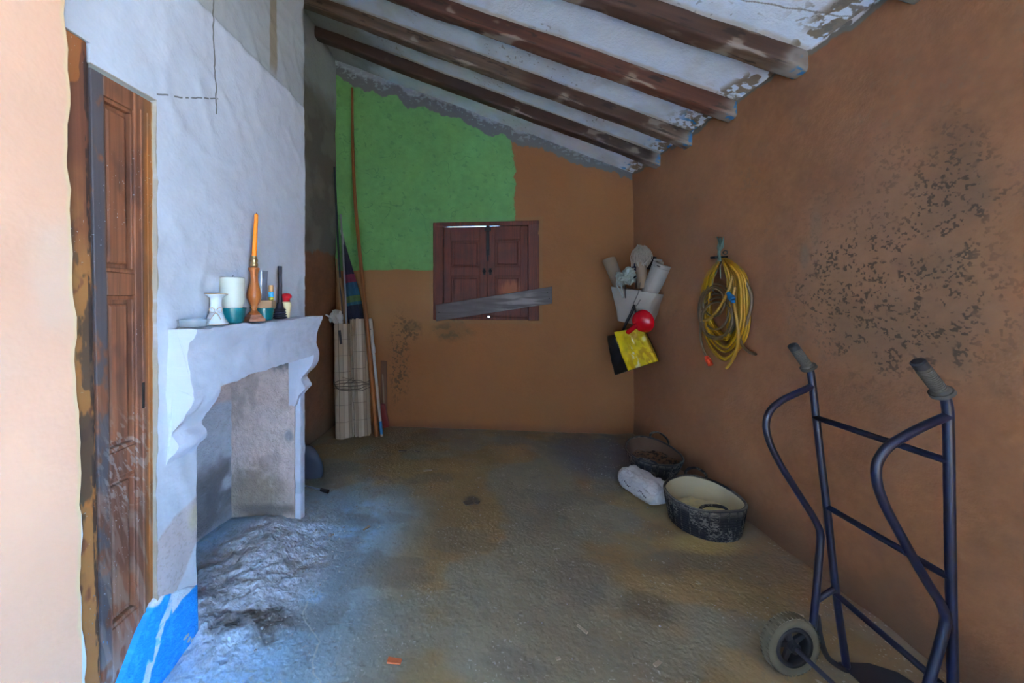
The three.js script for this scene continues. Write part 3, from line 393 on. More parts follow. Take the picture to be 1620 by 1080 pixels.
// ---------------------------------------------------------------- things on the mantel
const SHELF = 1.291;
const onShelf = (px, off) => { const p = hit(LEFT, px, 500, off); return W(LEFT, p.x, SHELF, off); };
const stand = (g, o) => g.translate(o.x, o.y, o.z);
const glassM = phys('#d6dfe4', 0.08, { transmission: 0.72, thickness: 0.0, ior: 1.5 });
{
  let o = onShelf(306, 0.056);
  solo('ashtray', 'low round clear glass ashtray at the near end of the mantel', 'ashtray', stand(lathe([[0, 0], [0.044, 0], [0.050, 0.004], [0.053, 0.028], [0.0515, 0.030], [0.048, 0.029], [0.044, 0.009], [0.02, 0.007], [0, 0.007]], 40), o), glassM);
  o = onShelf(342, 0.058);
  const china = phys('#c6ccd1', 0.15, { clearcoat: 0.6 }), gold = mat('#c99445', 0.3, { metalness: 0.9 });
  const ph = thing('candle_holder', 'white porcelain candle holder with a flared foot and a gold-edged bow', 'candle holder', o);
  part(ph, 'body', stand(lathe([[0, 0], [0.046, 0], [0.047, 0.005], [0.043, 0.012], [0.034, 0.026], [0.025, 0.048], [0.0215, 0.075], [0.0215, 0.100], [0.024, 0.112], [0.034, 0.120], [0.041, 0.124], [0.042, 0.128], [0.038, 0.129], [0.024, 0.124], [0.016, 0.118], [0.013, 0.10], [0, 0.10]], 40), o), china);
  part(ph, 'gold_rim', stand(merge([new THREE.TorusGeometry(0.0465, 0.0014, 6, 40).rotateX(Math.PI / 2).translate(0, 0.003, 0), new THREE.TorusGeometry(0.042, 0.0012, 6, 40).rotateX(Math.PI / 2).translate(0, 0.1275, 0)]), o), gold, 'thin gold rims');
  { const dir = V(0.5, 0, 0.87), side = V(0.87, 0, -0.5), bow = []; const q = (s, y, r) => dir.clone().multiplyScalar(r).addScaledVector(side, s).add(V(0, y, 0)).add(o);
    for (const s of [-1, 1]) { bow.push(tube([q(0, 0.056, 0.029), q(s * 0.013, 0.070, 0.028), q(s * 0.021, 0.066, 0.027), q(s * 0.016, 0.054, 0.028), q(0, 0.056, 0.029)], 0.003, { rad: 6, seg: 20 })); bow.push(tube([q(0, 0.055, 0.029), q(s * 0.008, 0.040, 0.034), q(s * 0.017, 0.022, 0.040)], 0.0028, { rad: 6, seg: 14 })); }
    part(ph, 'bow', merge([...bow.map((g) => g), new THREE.SphereGeometry(0.005, 10, 8).translate(...q(0, 0.056, 0.031).toArray())]), china, 'raised ribbon bow'); 
    part(ph, 'bow_edging', merge([-1, 1].map((s) => tube([q(0, 0.057, 0.032), q(s * 0.013, 0.072, 0.031), q(s * 0.022, 0.067, 0.030), q(s * 0.016, 0.053, 0.031), q(0, 0.054, 0.032), q(s * 0.009, 0.040, 0.037), q(s * 0.018, 0.022, 0.043)], 0.0009, { rad: 5, seg: 40 }))), gold, 'gold edging of the bow'); }
  const teal = phys('#076a70', 0.3, { clearcoat: 0.3 });
  const cup = (h, rt, rb, t = 0.002) => lathe([[0, 0], [rb - 0.004, 0], [rb, 0.003], [rt, h - 0.001], [rt - t / 2, h], [rt - t, h - 0.001], [rb - t, 0.005], [0, 0.004]], 44);
  o = onShelf(369, 0.058);
  solo('cup', 'teal plastic cup with the white pillar candle standing in it', 'cup', stand(cup(0.068, 0.052, 0.041), o), teal);
  const wax = phys('#cdcfc0', 0.55, { transmission: 0.1, thickness: 0.02 });
  let t = thing('pillar_candle', 'thick white pillar candle with a narrowed foot, in the teal cup', 'candle', o.clone().add(V(-0.004, 0.0055, 0)));
  { const a = o.clone().add(V(-0.004, 0.0055, 0)); part(t, 'wax', stand(lathe([[0, 0], [0.034, 0], [0.037, 0.05], [0.041, 0.07], [0.047, 0.084], [0.0495, 0.10], [0.0495, 0.192], [0.047, 0.197], [0.03, 0.194], [0, 0.193]], 44), a), wax); part(t, 'wick', tube([a.clone().add(V(0, 0.19, 0)), a.clone().add(V(0.002, 0.2, 0)), a.clone().add(V(0.004, 0.206, 0))], 0.0012), mat('#2a2522', 1)); }
  o = onShelf(402, 0.066);
  { const cs = mat('#a5612c', 0.4), foot = mat('#b0785f', 0.55), gr = tex(128, 256, (p, q, c) => { const g = fbm(p * 14, q * 4, 4); set(c, 168, 96, 44); gain(c, 0.7 + 0.6 * g); }); cs.color.set('#ffffff'); cs.map = gr;
    t = thing('candlestick', 'turned brown wooden candlestick with a stepped square foot and brass socket', 'candlestick', o);
    const sq = (w, h, y) => rbox(w, h, w, 0.004, 3).rotateY(0.9).translate(0, y + h / 2, 0);
    part(t, 'foot', stand(merge([sq(0.076, 0.014, 0), sq(0.064, 0.010, 0.0135), sq(0.052, 0.010, 0.023)]), o), foot, 'stepped pinkish wooden foot');
    part(t, 'stem', stand(lathe([[0, 0.03], [0.030, 0.032], [0.024, 0.040], [0.014, 0.050], [0.012, 0.060], [0.019, 0.066], [0.014, 0.072], [0.022, 0.088], [0.031, 0.112], [0.031, 0.130], [0.026, 0.155], [0.018, 0.185], [0.016, 0.210], [0.018, 0.232], [0.024, 0.246], [0.025, 0.254], [0.018, 0.257], [0, 0.257]], 36), o), cs);
    part(t, 'socket', stand(lathe([[0, 0.256], [0.011, 0.257], [0.016, 0.262], [0.018, 0.272], [0.014, 0.281], [0.018, 0.288], [0.0165, 0.294], [0.013, 0.304], [0.015, 0.309], [0.013, 0.311], [0.0115, 0.296], [0, 0.296]], 28), o), mat('#a3865c', 0.28, { metalness: 0.85 }), 'brass socket');
    const a = o.clone().add(V(0, 0.297, 0)), b = hw(LEFT, 405.5, 338, 0.066); t = thing('taper_candle', 'tall bright orange taper candle in the wooden candlestick', 'candle', a);
    part(t, 'wax', merge([taper(a, a.clone().lerp(b, 0.97), 0.0112, 0.0086, 20), taper(a.clone().lerp(b, 0.97), b, 0.0086, 0.005, 20)]), phys('#ff8a08', 0.45), null); part(t, 'wick', taper(b, b.clone().add(V(0.001, 0.005, 0)), 0.001, 0.001, 6), mat('#3a3020', 1)); }
  o = onShelf(417, 0.05);
  solo('cup', 'teal plastic cup behind the wooden candlestick, under a tan block', 'cup', stand(cup(0.062, 0.048, 0.041), o), teal);
  const bl = o.clone().add(V(0, 0.0625, 0));
  solo('block', 'flat tan wooden block laid on the far teal cup', 'block', stand(rbox(0.095, 0.037, 0.095, 0.003).rotateY(0.25).translate(0, 0.0185, 0), bl), mat('#a98461', 0.8));
  const tp = bl.clone().add(V(0, 0.0375, 0)), L2 = W(LEFT, 0, 0, 0), along = V(0.0995, 0, -0.995), out = V(0.995, 0, 0.0995);
  solo('tumbler', 'clear plastic tumbler on the tan block', 'tumbler', stand(lathe([[0, 0], [0.024, 0], [0.025, 0.002], [0.0335, 0.148], [0.032, 0.149], [0.0238, 0.003], [0, 0.0025]], 36), tp.clone().addScaledVector(along, -0.004).addScaledVector(out, -0.012)), phys('#f2f6fa', 0.08, { transmission: 1, thickness: 0.0, ior: 1.45 }));
  { const a = tp.clone().addScaledVector(along, 0.012).addScaledVector(out, 0.033); t = thing('lighter', 'small tan and yellow lighter with a blue band, beside the tumbler', 'lighter', a);
    part(t, 'case', stand(lathe([[0, 0], [0.0115, 0], [0.0125, 0.003], [0.0125, 0.016], [0, 0.016]], 20), a), mat('#c9bf3e', 0.5), 'yellow base'); part(t, 'band', stand(lathe([[0, 0.016], [0.0125, 0.016], [0.0125, 0.042], [0, 0.042]], 20), a), mat('#3aa4d6', 0.4), 'blue and white band'); part(t, 'top', stand(lathe([[0, 0.042], [0.012, 0.042], [0.011, 0.075], [0.009, 0.077], [0, 0.077]], 20), a), mat('#c89c68', 0.5)); }
  o = onShelf(443, 0.055);
  { const blk = mat('#23232e', 0.5), stack = [[0, 0]]; let y = 0; for (let i = 0; i < 4; i++) { const r = 0.036 - i * 0.002; stack.push([r * 0.8, y], [r, y + 0.006], [r, y + 0.009], [r * 0.82, y + 0.013]); y += 0.0135; } stack.push([0.02, y], [0.016, y + 0.014], [0.015, y + 0.03], [0, y + 0.03]);
    t = thing('candle_holder', 'dark ringed candle holder holding a thin black candle', 'candle holder', o); part(t, 'body', stand(lathe(stack, 32), o), blk);
    const a = o.clone().add(V(0, y + 0.029, 0)); solo('black_candle', 'thin black candle in the dark ringed holder', 'candle', stand(roughen(new THREE.CylinderGeometry(0.0105, 0.0105, 0.20, 18, 20).translate(0, 0.1, 0).translate(0, 0, 0), 0.0012, 16), a), mat('#1e1b26', 0.55)); }
  o = onShelf(453, 0.055);
  t = thing('shaker', 'cream shaker with a red mushroom-shaped cap at the far end of the mantel', 'shaker', o);
  part(t, 'body', stand(lathe([[0, 0], [0.016, 0], [0.0185, 0.004], [0.02, 0.03], [0.0255, 0.055], [0.027, 0.07], [0.025, 0.084], [0.019, 0.092], [0, 0.092]], 32), o), phys('#d9c795', 0.35)); part(t, 'cap', stand(lathe([[0.015, 0.090], [0.0195, 0.093], [0.0195, 0.110], [0.027, 0.112], [0.029, 0.118], [0.027, 0.128], [0.018, 0.136], [0, 0.139]], 32), o), phys('#d3202e', 0.3), 'red domed cap');
}
// ---------------------------------------------------------------- the corner behind the fireplace
const slatIn = mat('#5c4e41', 0.8), slatM = [mat('#a5927c', 0.7), mat('#b09d87', 0.7), mat('#927f6a', 0.7)], twine = mat('#5e5246', 0.95);  // slatIn is a darkened slat colour, putting shade into the gaps
{
  const bamboo = (pts, r0, r1, m, joint) => { const c = new THREE.CatmullRomCurve3(pts), n = 120, g = new THREE.TubeGeometry(c, n, 1, 12, false), p = g.attributes.position, P = c.getSpacedPoints(n); for (let i = 0; i <= n; i++) { const t = i / n, r = lerp(r0, r1, t) * (1 + 0.14 * Math.exp(-(((t * joint) % 1 - 0.5) ** 2) * 900)), cc = c.getPointAt(t); for (let j = 0; j <= 12; j++) { const k = i * 13 + j; p.setXYZ(k, cc.x + (p.getX(k) - cc.x) * r, cc.y + (p.getY(k) - cc.y) * r, cc.z + (p.getZ(k) - cc.z) * r); } } g.computeVertexNormals(); return merge([g, new THREE.SphereGeometry(r0, 12, 6).translate(...pts[0].toArray()), new THREE.SphereGeometry(r1, 12, 6).translate(...pts[pts.length - 1].toArray())]); };
  const cane = tex(64, 1024, (p, q, c) => { const n = fbm(p * 5, q * 60, 3); set(c, 140, 84, 34); gain(c, 0.78 + 0.44 * n); blend(c, 90, 52, 28, 0.5 * sst(0.55, 0.7, fbm(p * 3, q * 12 + 4, 3))); }), caneM = mat('#ffffff', 0.5, { map: cane });
  solo('bamboo_cane', 'long orange-brown bamboo cane leaning against the green wall', 'cane', bamboo([pt(596, 688, 3.86), pt(592, 650, 3.86), pt(587, 590, 3.85), pt(580, 510, 3.85), pt(573, 440, 3.91), pt(562, 320, 4.02), pt(558, 230, 4.08), pt(557, 140, 4.12)], 0.026, 0.014, caneM, 13), caneM);
  solo('tent_pole', 'thin dark pole leaning in the far left corner', 'pole', tube([pt(546, 670, 3.95), pt(540, 480, 4.02), pt(534, 370, 4.06), pt(529, 265, 4.09)], 0.011, { seg: 30 }), mat('#1f2530', 0.5));
  solo('tube', 'grey metal tube in the corner beside the folded parasol', 'pole', tube([pt(552, 670, 3.9), pt(546, 460, 3.98), pt(539, 340, 4.03)], 0.010, { seg: 30 }), mat('#8c8c92', 0.4, { metalness: 0.6 }));
  const thin = mat('#8a6a44', 0.8);
  [[[546, 660], [541, 520], [532, 410]], [[551, 655], [546, 500], [538, 440]], [[549, 650], [547, 520], [541, 470]]].forEach((l, i) => solo('bamboo_stake', ['thin bamboo stake nearest the dark wall', 'thin bamboo stake between two others', 'shortest thin bamboo stake by the parasol'][i], 'stake', tube(l.map(([x, y], j) => pt(x, y, 3.95 + 0.012 * i + 0.03 * j)), 0.009, { seg: 20 }), thin, 'bamboo stakes behind the rolled blinds'));
  // rolled blinds
  const blind = (label, top, bot, r, n, flat) => {
    const axis = top.clone().sub(bot), len = axis.length(), q = new THREE.Quaternion().setFromUnitVectors(V(0, 1, 0), axis.clone().normalize()), m4 = new THREE.Matrix4().makeRotationFromQuaternion(q).setPosition(bot);
    const t = thing('rolled_blind', label, 'blind', bot.clone(), 'slatted blinds rolled up in the corner');
    for (let i = 0; i < n; i++) { const a = i / n * 2 * Math.PI + flat, w = 2 * r * Math.tan(Math.PI / n) * (0.88 + 0.04 * ((i * 7) % 3 - 1)), rad = r * (1 + 0.05 * ((i * 5) % 4 - 1.5)); part(t, 'slat', rbox(w, len * (1 - 0.004 * ((i * 3) % 4)), 0.006, 0.002, 1).translate(0, len / 2, rad - 0.003).rotateY(a).applyMatrix4(m4), slatM[i % 3]); }
    const inner = []; for (let k = 0; k < 2; k++) for (let i = 0; i < n - 4; i++) { const a = i / (n - 4) * 2 * Math.PI, rad = r * (0.76 - 0.24 * k); inner.push(rbox(2 * rad * Math.tan(Math.PI / (n - 4)) * 0.95, len * 0.994, 0.005, 0.001, 1).translate(0, len / 2, rad).rotateY(a)); }
    part(t, 'inner_turns', merge(inner).applyMatrix4(m4), slatIn);
    const st = []; for (let k = 1; k < 7; k++) { const p = []; for (let i = 0; i < n; i++) { const a = i / n * 2 * Math.PI; p.push(V(Math.sin(a) * (r + 0.003), len * (k / 7), Math.cos(a) * (r + 0.003))); } st.push(tube(p, 0.0016, { closed: true, seg: n * 2, rad: 4 })); }
    part(t, 'lacing', merge(st).applyMatrix4(m4), twine, 'brown lacing cords'); return [t, m4, len, r];
  };
  const b1 = blind('cream slatted blind rolled up, the left one, showing one wide face', pt(541, 512, 3.93), pt(544, 692, 3.80), 0.083, 11, 0.1), b2 = blind('cream slatted blind rolled up, standing right beside the bamboo cane', pt(568, 504, 3.95), pt(573, 688, 3.83), 0.087, 18, 0);
  part(b1[0], 'label_strip', rbox(0.026, 0.14, 0.003, 0.001).rotateZ(0.1).translate(0.01, b1[2] - 0.14, 0.098).applyMatrix4(b1[1]), mat('#2a2a30', 0.7), 'dark printed label strip');
  { const loops = []; for (let k = 0; k < 5; k++) { const P = []; for (let i = 0; i < 26; i++) { const a = i / 26 * 2 * Math.PI, cx = 0.005 + 0.082 * Math.sign(Math.cos(a)), p = b1[1].elements, c = pt(558, 600 + k * 3 + 1.2 * Math.sin(3 * a + k), 3.875); P.push(V(c.x + Math.cos(a) * 0.104 + (Math.cos(a) > 0 ? 0.088 : -0.088), c.y + 0.006 * Math.sin(5 * a + k), c.z + Math.sin(a) * 0.112)); } loops.push(tube(P, 0.0038, { closed: true, seg: 90, rad: 5 })); }
    const s = pt(556, 606, 3.74); for (let k = 0; k < 5; k++) loops.push(tube([s.clone(), s.clone().add(V(rr(-0.05, 0.05), rr(0.0, 0.06), 0.02)), s.clone().add(V(rr(-0.09, 0.09), rr(-0.05, 0.08), 0.02))], 0.0025, { rad: 5, seg: 12 }));
    solo('twine', 'brown twine tied round both rolled blinds', 'twine', merge(loops), twine); }
  // white bag crumpled on top of the left blind
  { const c = pt(533, 506, 3.92); const g = mergeVertices(new THREE.IcosahedronGeometry(0.07, 5)); roughen(g, 0.035, 13); roughen(g, 0.022, 36); g.scale(0.95, 1.1, 0.8); g.translate(c.x, c.y + 0.03, c.z);
    const t = thing('plastic_bag', 'small crumpled whitish bag stuck in the top of the left rolled blind', 'bag', c); const bm = mat('#a49c92', 0.6); part(t, 'body', smooth(g, 50), bm); part(t, 'tail', merge([tube([c.clone().add(V(-0.03, 0.02, 0.02)), pt(524, 502, 3.88), pt(516, 498, 3.87)], 0.009, { seg: 14 }), tube([c.clone().add(V(0, 0.05, 0.03)), c.clone().add(V(0.01, -0.01, 0.06)), c.clone().add(V(0.02, -0.05, 0.05))], 0.008, { seg: 12 })]), bm); }
  // folded parasol
  { const top = pt(541, 372, 4.10), mid = pt(556, 440, 4.08), bot = pt(565, 512, 4.06), low = pt(575, 640, 4.02), ax = bot.clone().sub(top), len = ax.length(), q = new THREE.Quaternion().setFromUnitVectors(V(0, -1, 0), ax.clone().normalize());
    const map = tex(256, 512, (p, q2, c) => { const y = 1 - q2 * 1.0, n = fbm(p * 9, q2 * 14, 3); set(c, 20, 22, 48); if (y > 0.42 * 0.93 && y < 0.47) set(c, 112, 34, 62); if (y >= 0.47 && y < 0.60) set(c, 22, 78, 108); if (y >= 0.60 && y < 0.66) set(c, 78, 104, 62); if (y >= 0.66 && y < 0.69) set(c, 30, 86, 104); if (y > 0.86) { set(c, 18, 74, 112); blend(c, 70, 150, 176, sst(0.56, 0.64, fbm(p * 14, q2 * 60, 3))); } if (y > 0.72 && y < 0.85 && Math.abs(p - 0.55) < 0.05) blend(c, 150, 150, 180, 0.8 * sst(0.55, 0.6, vn(q2 * 90, p * 60))); gain(c, 0.8 + 0.4 * n); });
    const N = 60, M = 48, pos = [], uv = [], idx = []; for (let i = 0; i <= N; i++) for (let j = 0; j <= M; j++) { const t = i / N, a = j / M * 2 * Math.PI, fold = 0.85 + 0.15 * Math.cos(a * 8 + t * 2), r = (0.016 + 0.078 * Math.pow(sst(0, 0.75, t), 0.8)) * fold; pos.push(Math.sin(a) * r, -t * len * 1.15, Math.cos(a) * r * 0.8); uv.push(j / M, 1 - t * 1.0); } for (let i = 0; i < N; i++) for (let j = 0; j < M; j++) { const a = i * (M + 1) + j, b = a + M + 1; idx.push(a, b, a + 1, b, b + 1, a + 1); }
    const g = new THREE.BufferGeometry(); g.setAttribute('position', new THREE.Float32BufferAttribute(pos, 3)); g.setAttribute('uv', new THREE.Float32BufferAttribute(uv, 2)); g.setIndex(idx); g.computeVertexNormals(); g.applyQuaternion(q).translate(top.x, top.y, top.z);
    const t = thing('parasol', 'folded navy parasol with pink, teal and green stripes behind the rolled blinds', 'parasol', low); part(t, 'canopy', g, mat('#ffffff', 0.8, { map, side: THREE.DoubleSide })); part(t, 'pole', tube([low, bot.clone().lerp(top, 0.5), top.clone().add(V(-0.006, 0.05, 0))], 0.012, { seg: 20 }), mat('#c8c8cc', 0.4)); }
  // white pole with a blue ferrule, broom-like bits behind
  { const a = pt(604, 690, 3.83), b = pt(586, 508, 3.93), e = a.clone().lerp(b, 0.13), f = a.clone().lerp(b, 0.02), h = a.clone().lerp(b, 0.72); const t = thing('broom_pole', 'whitish extension pole with a blue lower end standing right of the blinds', 'pole', a), wm = mat('#a8a4a0', 0.5);
    part(t, 'shaft', taper(e, h, 0.0145, 0.0145), wm); part(t, 'ferrule', taper(f, e, 0.0165, 0.017), mat('#1c6ea6', 0.5), 'blue ferrule'); part(t, 'tip', taper(a, f, 0.014, 0.015), wm); part(t, 'collar', merge([taper(h, a.clone().lerp(b, 0.76), 0.021, 0.023), taper(a.clone().lerp(b, 0.76), a.clone().lerp(b, 0.82), 0.023, 0.017)]), wm); part(t, 'handle', merge([taper(a.clone().lerp(b, 0.82), b, 0.018, 0.022), tube([b.clone(), b.clone().add(V(0.0, 0.012, 0))], 0.021)]), wm);
    part(t, 'hanging_hole', new THREE.CylinderGeometry(0.006, 0.006, 0.05, 10).rotateX(Math.PI / 2).translate(lerp(a.x, b.x, 0.93), lerp(a.y, b.y, 0.93), lerp(a.z, b.z, 0.93)), mat('#3a3634', 0.9)); }
  { const p = [[603, 570], [612, 571], [613, 682], [602, 684]].map(([x, y]) => hit(BACK, x, y, 0.02)); const q = p.map((v) => [v.x, v.y]).reverse(); solo('board', 'narrow brown board leaning on the wall behind the whitish pole', 'board', B(roughen(prism(q, 0.014, 0.002).translate(0, 0, 0.022), 0.001, 9)), mat('#6a4c3a', 0.85)); }
  { const s = [hw(BACK, 612, 672, 0.06), hw(BACK, 606, 592, 0.03)], p = [[601, 678], [616, 674], [609, 638], [604, 638]].map(([x, y]) => hit(BACK, x, y, 0.05)); const t = thing('dustpan', 'dull red long-handled dustpan against the end wall', 'dustpan', hw(BACK, 608, 676, 0.06)); part(t, 'pan', B(prism(p.map((v) => [v.x, v.y]).reverse(), 0.05, 0.008).translate(0, 0, 0.03)), mat('#7d2b2c', 0.6)); part(t, 'handle', tube([hw(BACK, 608, 642, 0.055), hw(BACK, 605.5, 592, 0.03)], 0.0085), mat('#8f7a66', 0.7)); }
  // dark tools behind the fireplace
  { const c = pt(485, 738, 2.98); const g = mergeVertices(new THREE.SphereGeometry(0.15, 28, 20)); g.scale(0.85, 1.15, 0.32); roughen(g, 0.012, 8); g.rotateZ(0.18).translate(c.x, c.y, c.z); const t = thing('bellows', 'dark blue-grey fire bellows standing behind the fireplace jamb', 'bellows', V(c.x, 0, c.z)); part(t, 'body', smooth(g, 50), mat('#262e3c', 0.6)); part(t, 'nozzle', taper(V(c.x + 0.01, 0.004, c.z), V(c.x - 0.005, c.y - 0.1, c.z), 0.012, 0.03), mat('#20242c', 0.5)); part(t, 'handle', tube([V(c.x - 0.02, c.y + 0.15, c.z), V(c.x - 0.04, c.y + 0.26, c.z)], 0.014), mat('#2a2c33', 0.6));
    const a = pt(476, 768, 2.82), b = pt(519, 779, 2.72); a.y = 0.016; b.y = 0.016; const u = thing('fire_poker', 'thin grey poker with a black end lying behind the fireplace jamb', 'poker', a); part(u, 'shaft', tube([a, a.clone().lerp(b, 0.8)], 0.006), mat('#9fb0c4', 0.35, { metalness: 0.7 })); part(u, 'grip', taper(a.clone().lerp(b, 0.74), b, 0.011, 0.014), mat('#17181c', 0.6), 'black grip'); }
}

// ---------------------------------------------------------------- things hanging in the right-hand corner
const K = (g) => g.applyMatrix4(CORNER), kp = (x, y, o = 0) => hit(CORNER, x, y, o), kw = (x, y, o = 0) => hw(CORNER, x, y, o);
{
  const white = mat('#a0968b', 0.5), c0 = kp(1009, 460, -0.06), w = kp(1052, 460, 0).x - kp(969, 460, 0).x, h = 0.31;
  const ring = (t, k) => { const hw2 = lerp(w * 0.29, w * 0.5, t) * k, hd = lerp(0.065, 0.10, t) * k, out = []; for (let i = 0; i < 40; i++) { const a = i / 40 * 2 * Math.PI, c = Math.cos(a), s = Math.sin(a), e = 0.45; out.push(V(Math.sign(c) * Math.abs(c) ** e * hw2 + 0.03 * (1 - t) * 0.6 + 0.012 * n3(c * 2, s * 2, t * 2), (t - 1) * h, Math.sign(s) * Math.abs(s) ** e * hd + 0.008 * n3(c * 3, t * 4, s))); } return out; };
  const loft = (rings, closeLast) => { const pos = [], idx = [], n = 40; rings.forEach((r) => r.forEach((p) => pos.push(p.x, p.y, p.z))); for (let i = 0; i < rings.length - 1; i++) for (let j = 0; j < n; j++) { const a = i * n + j, b = i * n + (j + 1) % n, c = a + n, d = b + n; idx.push(a, c, b, b, c, d); } const l = (rings.length - 1) * n; const cc = rings[rings.length - 1].reduce((s, p) => s.add(p), V(0, 0, 0)).multiplyScalar(1 / n), c0i = rings[0].reduce((s, p) => s.add(p), V(0, 0, 0)).multiplyScalar(1 / n); const k = pos.length / 3; pos.push(cc.x, cc.y, cc.z, c0i.x, c0i.y, c0i.z); for (let j = 0; j < n; j++) { idx.push(l + j, k, l + (j + 1) % n); idx.push(j, (j + 1) % n, k + 1); } const g = new THREE.BufferGeometry(); g.setAttribute('position', new THREE.Float32BufferAttribute(pos, 3)); g.setIndex(idx); g.computeVertexNormals(); return g; };
  const rings = []; for (let i = 0; i <= 14; i++) rings.push(ring(i / 14, 1)); rings.push(ring(1, 0.975)); for (let i = 13; i >= 1; i--) rings.push(ring(i / 14, 0.965));
  const g = smooth(loft(rings).rotateZ(-0.17).translate(c0.x, c0.y + 0.005, c0.z), 45);
  const tub = thing('wall_tub', 'white tapered plastic tub hung across the corner, full of odds and ends', 'tub', kw(1009, 508, -0.06));
  part(tub, 'body', K(planar(g, -0.3, 1, 0.6, 1)), white);
  part(tub, 'hanging_string', K(tube([kp(1013, 447, 0.055), kp(1010, 462, 0.058), kp(1004, 476, 0.052), kp(1002, 481, 0.05), kp(1006, 484, 0.05), kp(1013, 474, 0.05)], 0.0025, { rad: 5, seg: 40 })), mat('#2c2b30', 0.8), 'thin dark string');
  // rolls
  const hollow = (a, b, r0, r1, m, name, label, cat, more) => { const d = b.clone().sub(a), len = d.length(), q = new THREE.Quaternion().setFromUnitVectors(V(0, 1, 0), d.normalize()); const t = thing(name, label, cat, W(CORNER, a.x, a.y, a.z)); const base = (gg) => K(gg.applyQuaternion(q).translate(a.x, a.y, a.z)); part(t, 'body', base(roughen(lathe([[0, 0], [r0, 0], [lerp(r0, r1, 0.5), len * 0.5], [r1, len], [r1 - 0.004, len + 0.002], [r1 - 0.010, len], [r1 - 0.012, len * 0.5], [0, len * 0.48]], 36), 0.005, 9)), m); if (more) more(t, base, len); };
  hollow(kp(984, 462, -0.07), kp(963, 410, -0.05), 0.05, 0.062, mat('#857462', 0.85), 'paper_roll', 'beige paper roll leaning out of the tub, the left roll', 'roll');
  hollow(kp(1022, 474, -0.06), kp(1050, 416, 0.0), 0.062, 0.083, mat('#a09a92', 0.55), 'plastic_roll', 'thick white roll with a ringed open end, leaning right out of the tub', 'roll', (t, base, len) => { part(t, 'rim_ring', base(merge([new THREE.TorusGeometry(0.083, 0.004, 8, 36).rotateX(Math.PI / 2).translate(0, len, 0), new THREE.TorusGeometry(0.0815, 0.002, 6, 36).rotateX(Math.PI / 2).translate(0, len - 0.035, 0)])), mat('#8f8a84', 0.6)); part(t, 'inner_roll', base(roughen(lathe([[0.045, len * 0.5], [0.060, len * 0.5], [0.060, len - 0.006], [0.045, len - 0.006], [0.045, len * 0.5]], 30), 0.003, 12)), mat('#a08f7c', 0.8)); part(t, 'print', base(rbox(0.03, 0.012, 0.003, 0.001).translate(0, len - 0.02, 0.083)), mat('#57534f', 0.8)); });
  // mop head
  { const a = kp(1016, 447, -0.02), b = kp(1014, 412, -0.01), t = thing('mop_head', 'beige string mop head sticking up in the middle of the tub', 'mop', W(CORNER, a.x, a.y - 0.05, a.z)); part(t, 'neck', K(taper(a.clone().add(V(0, -0.05, 0)), b, 0.042, 0.045)), mat('#8b755f', 0.8)); const st = []; for (let i = 0; i < 190; i++) { const an = rr(0, 6.28), el = rr(-0.2, 1.5), r = rr(0.04, 0.085), o = b.clone().add(V(0, 0.03, 0)); const P = [o, V(Math.cos(an) * Math.cos(el) * r * 0.7, Math.sin(el) * r * 1.1 + 0.02, Math.sin(an) * Math.cos(el) * r * 0.7).add(o), V(Math.cos(an + 0.3) * r * 1.1, Math.sin(el) * r * 0.7 - rr(0, 0.05), Math.sin(an + 0.3) * r * 1.1).add(o), V(Math.cos(an + 0.4) * r * 0.95, -rr(0.02, 0.09), Math.sin(an + 0.4) * r * 0.9).add(o)]; for (const p of P.slice(1)) p.add(V(rr(-0.018, 0.018), rr(-0.014, 0.014), rr(-0.018, 0.018))); st.push(tube(P, rr(0.003, 0.0045), { rad: 5, seg: 12 })); } const s = part(t, 'strings', K(merge(st)), mat('#a09485', 0.95)); s.userData.kind = 'stuff'; }
  // crumpled face mask and strap
  { const c = kp(990, 437, 0.06); const g1 = mergeVertices(new THREE.PlaneGeometry(0.20, 0.15, 40, 30)); const p = g1.attributes.position; for (let i = 0; i < p.count; i++) { const x = p.getX(i), y = p.getY(i); const e = Math.hypot(x / 0.1, y / 0.075), a = Math.atan2(y, x), sh = 1 - 0.28 * n3(Math.cos(a) * 1.6, Math.sin(a) * 1.6, 3) - 0.22 * Math.max(0, e - 0.9); p.setZ(i, 0.05 * Math.cos(x * 9) - 0.5 * Math.max(0, y - 0.01) + 0.030 * n3(x * 22, y * 30, 4) + 0.016 * n3(x * 60, y * 50, 8) + 0.007 * Math.sin(y * 110 + x * 20)); p.setX(i, x * sh * (1 - 2.4 * Math.max(0, -y))); p.setY(i, y * sh + 0.015 * n3(x * 26, y * 9, 1)); } g1.computeVertexNormals(); const back = g1.clone(); back.translate(0, 0, -0.004); const g2 = merge([g1, back]).rotateZ(0.25).translate(c.x + 0.01, c.y - 0.01, c.z);
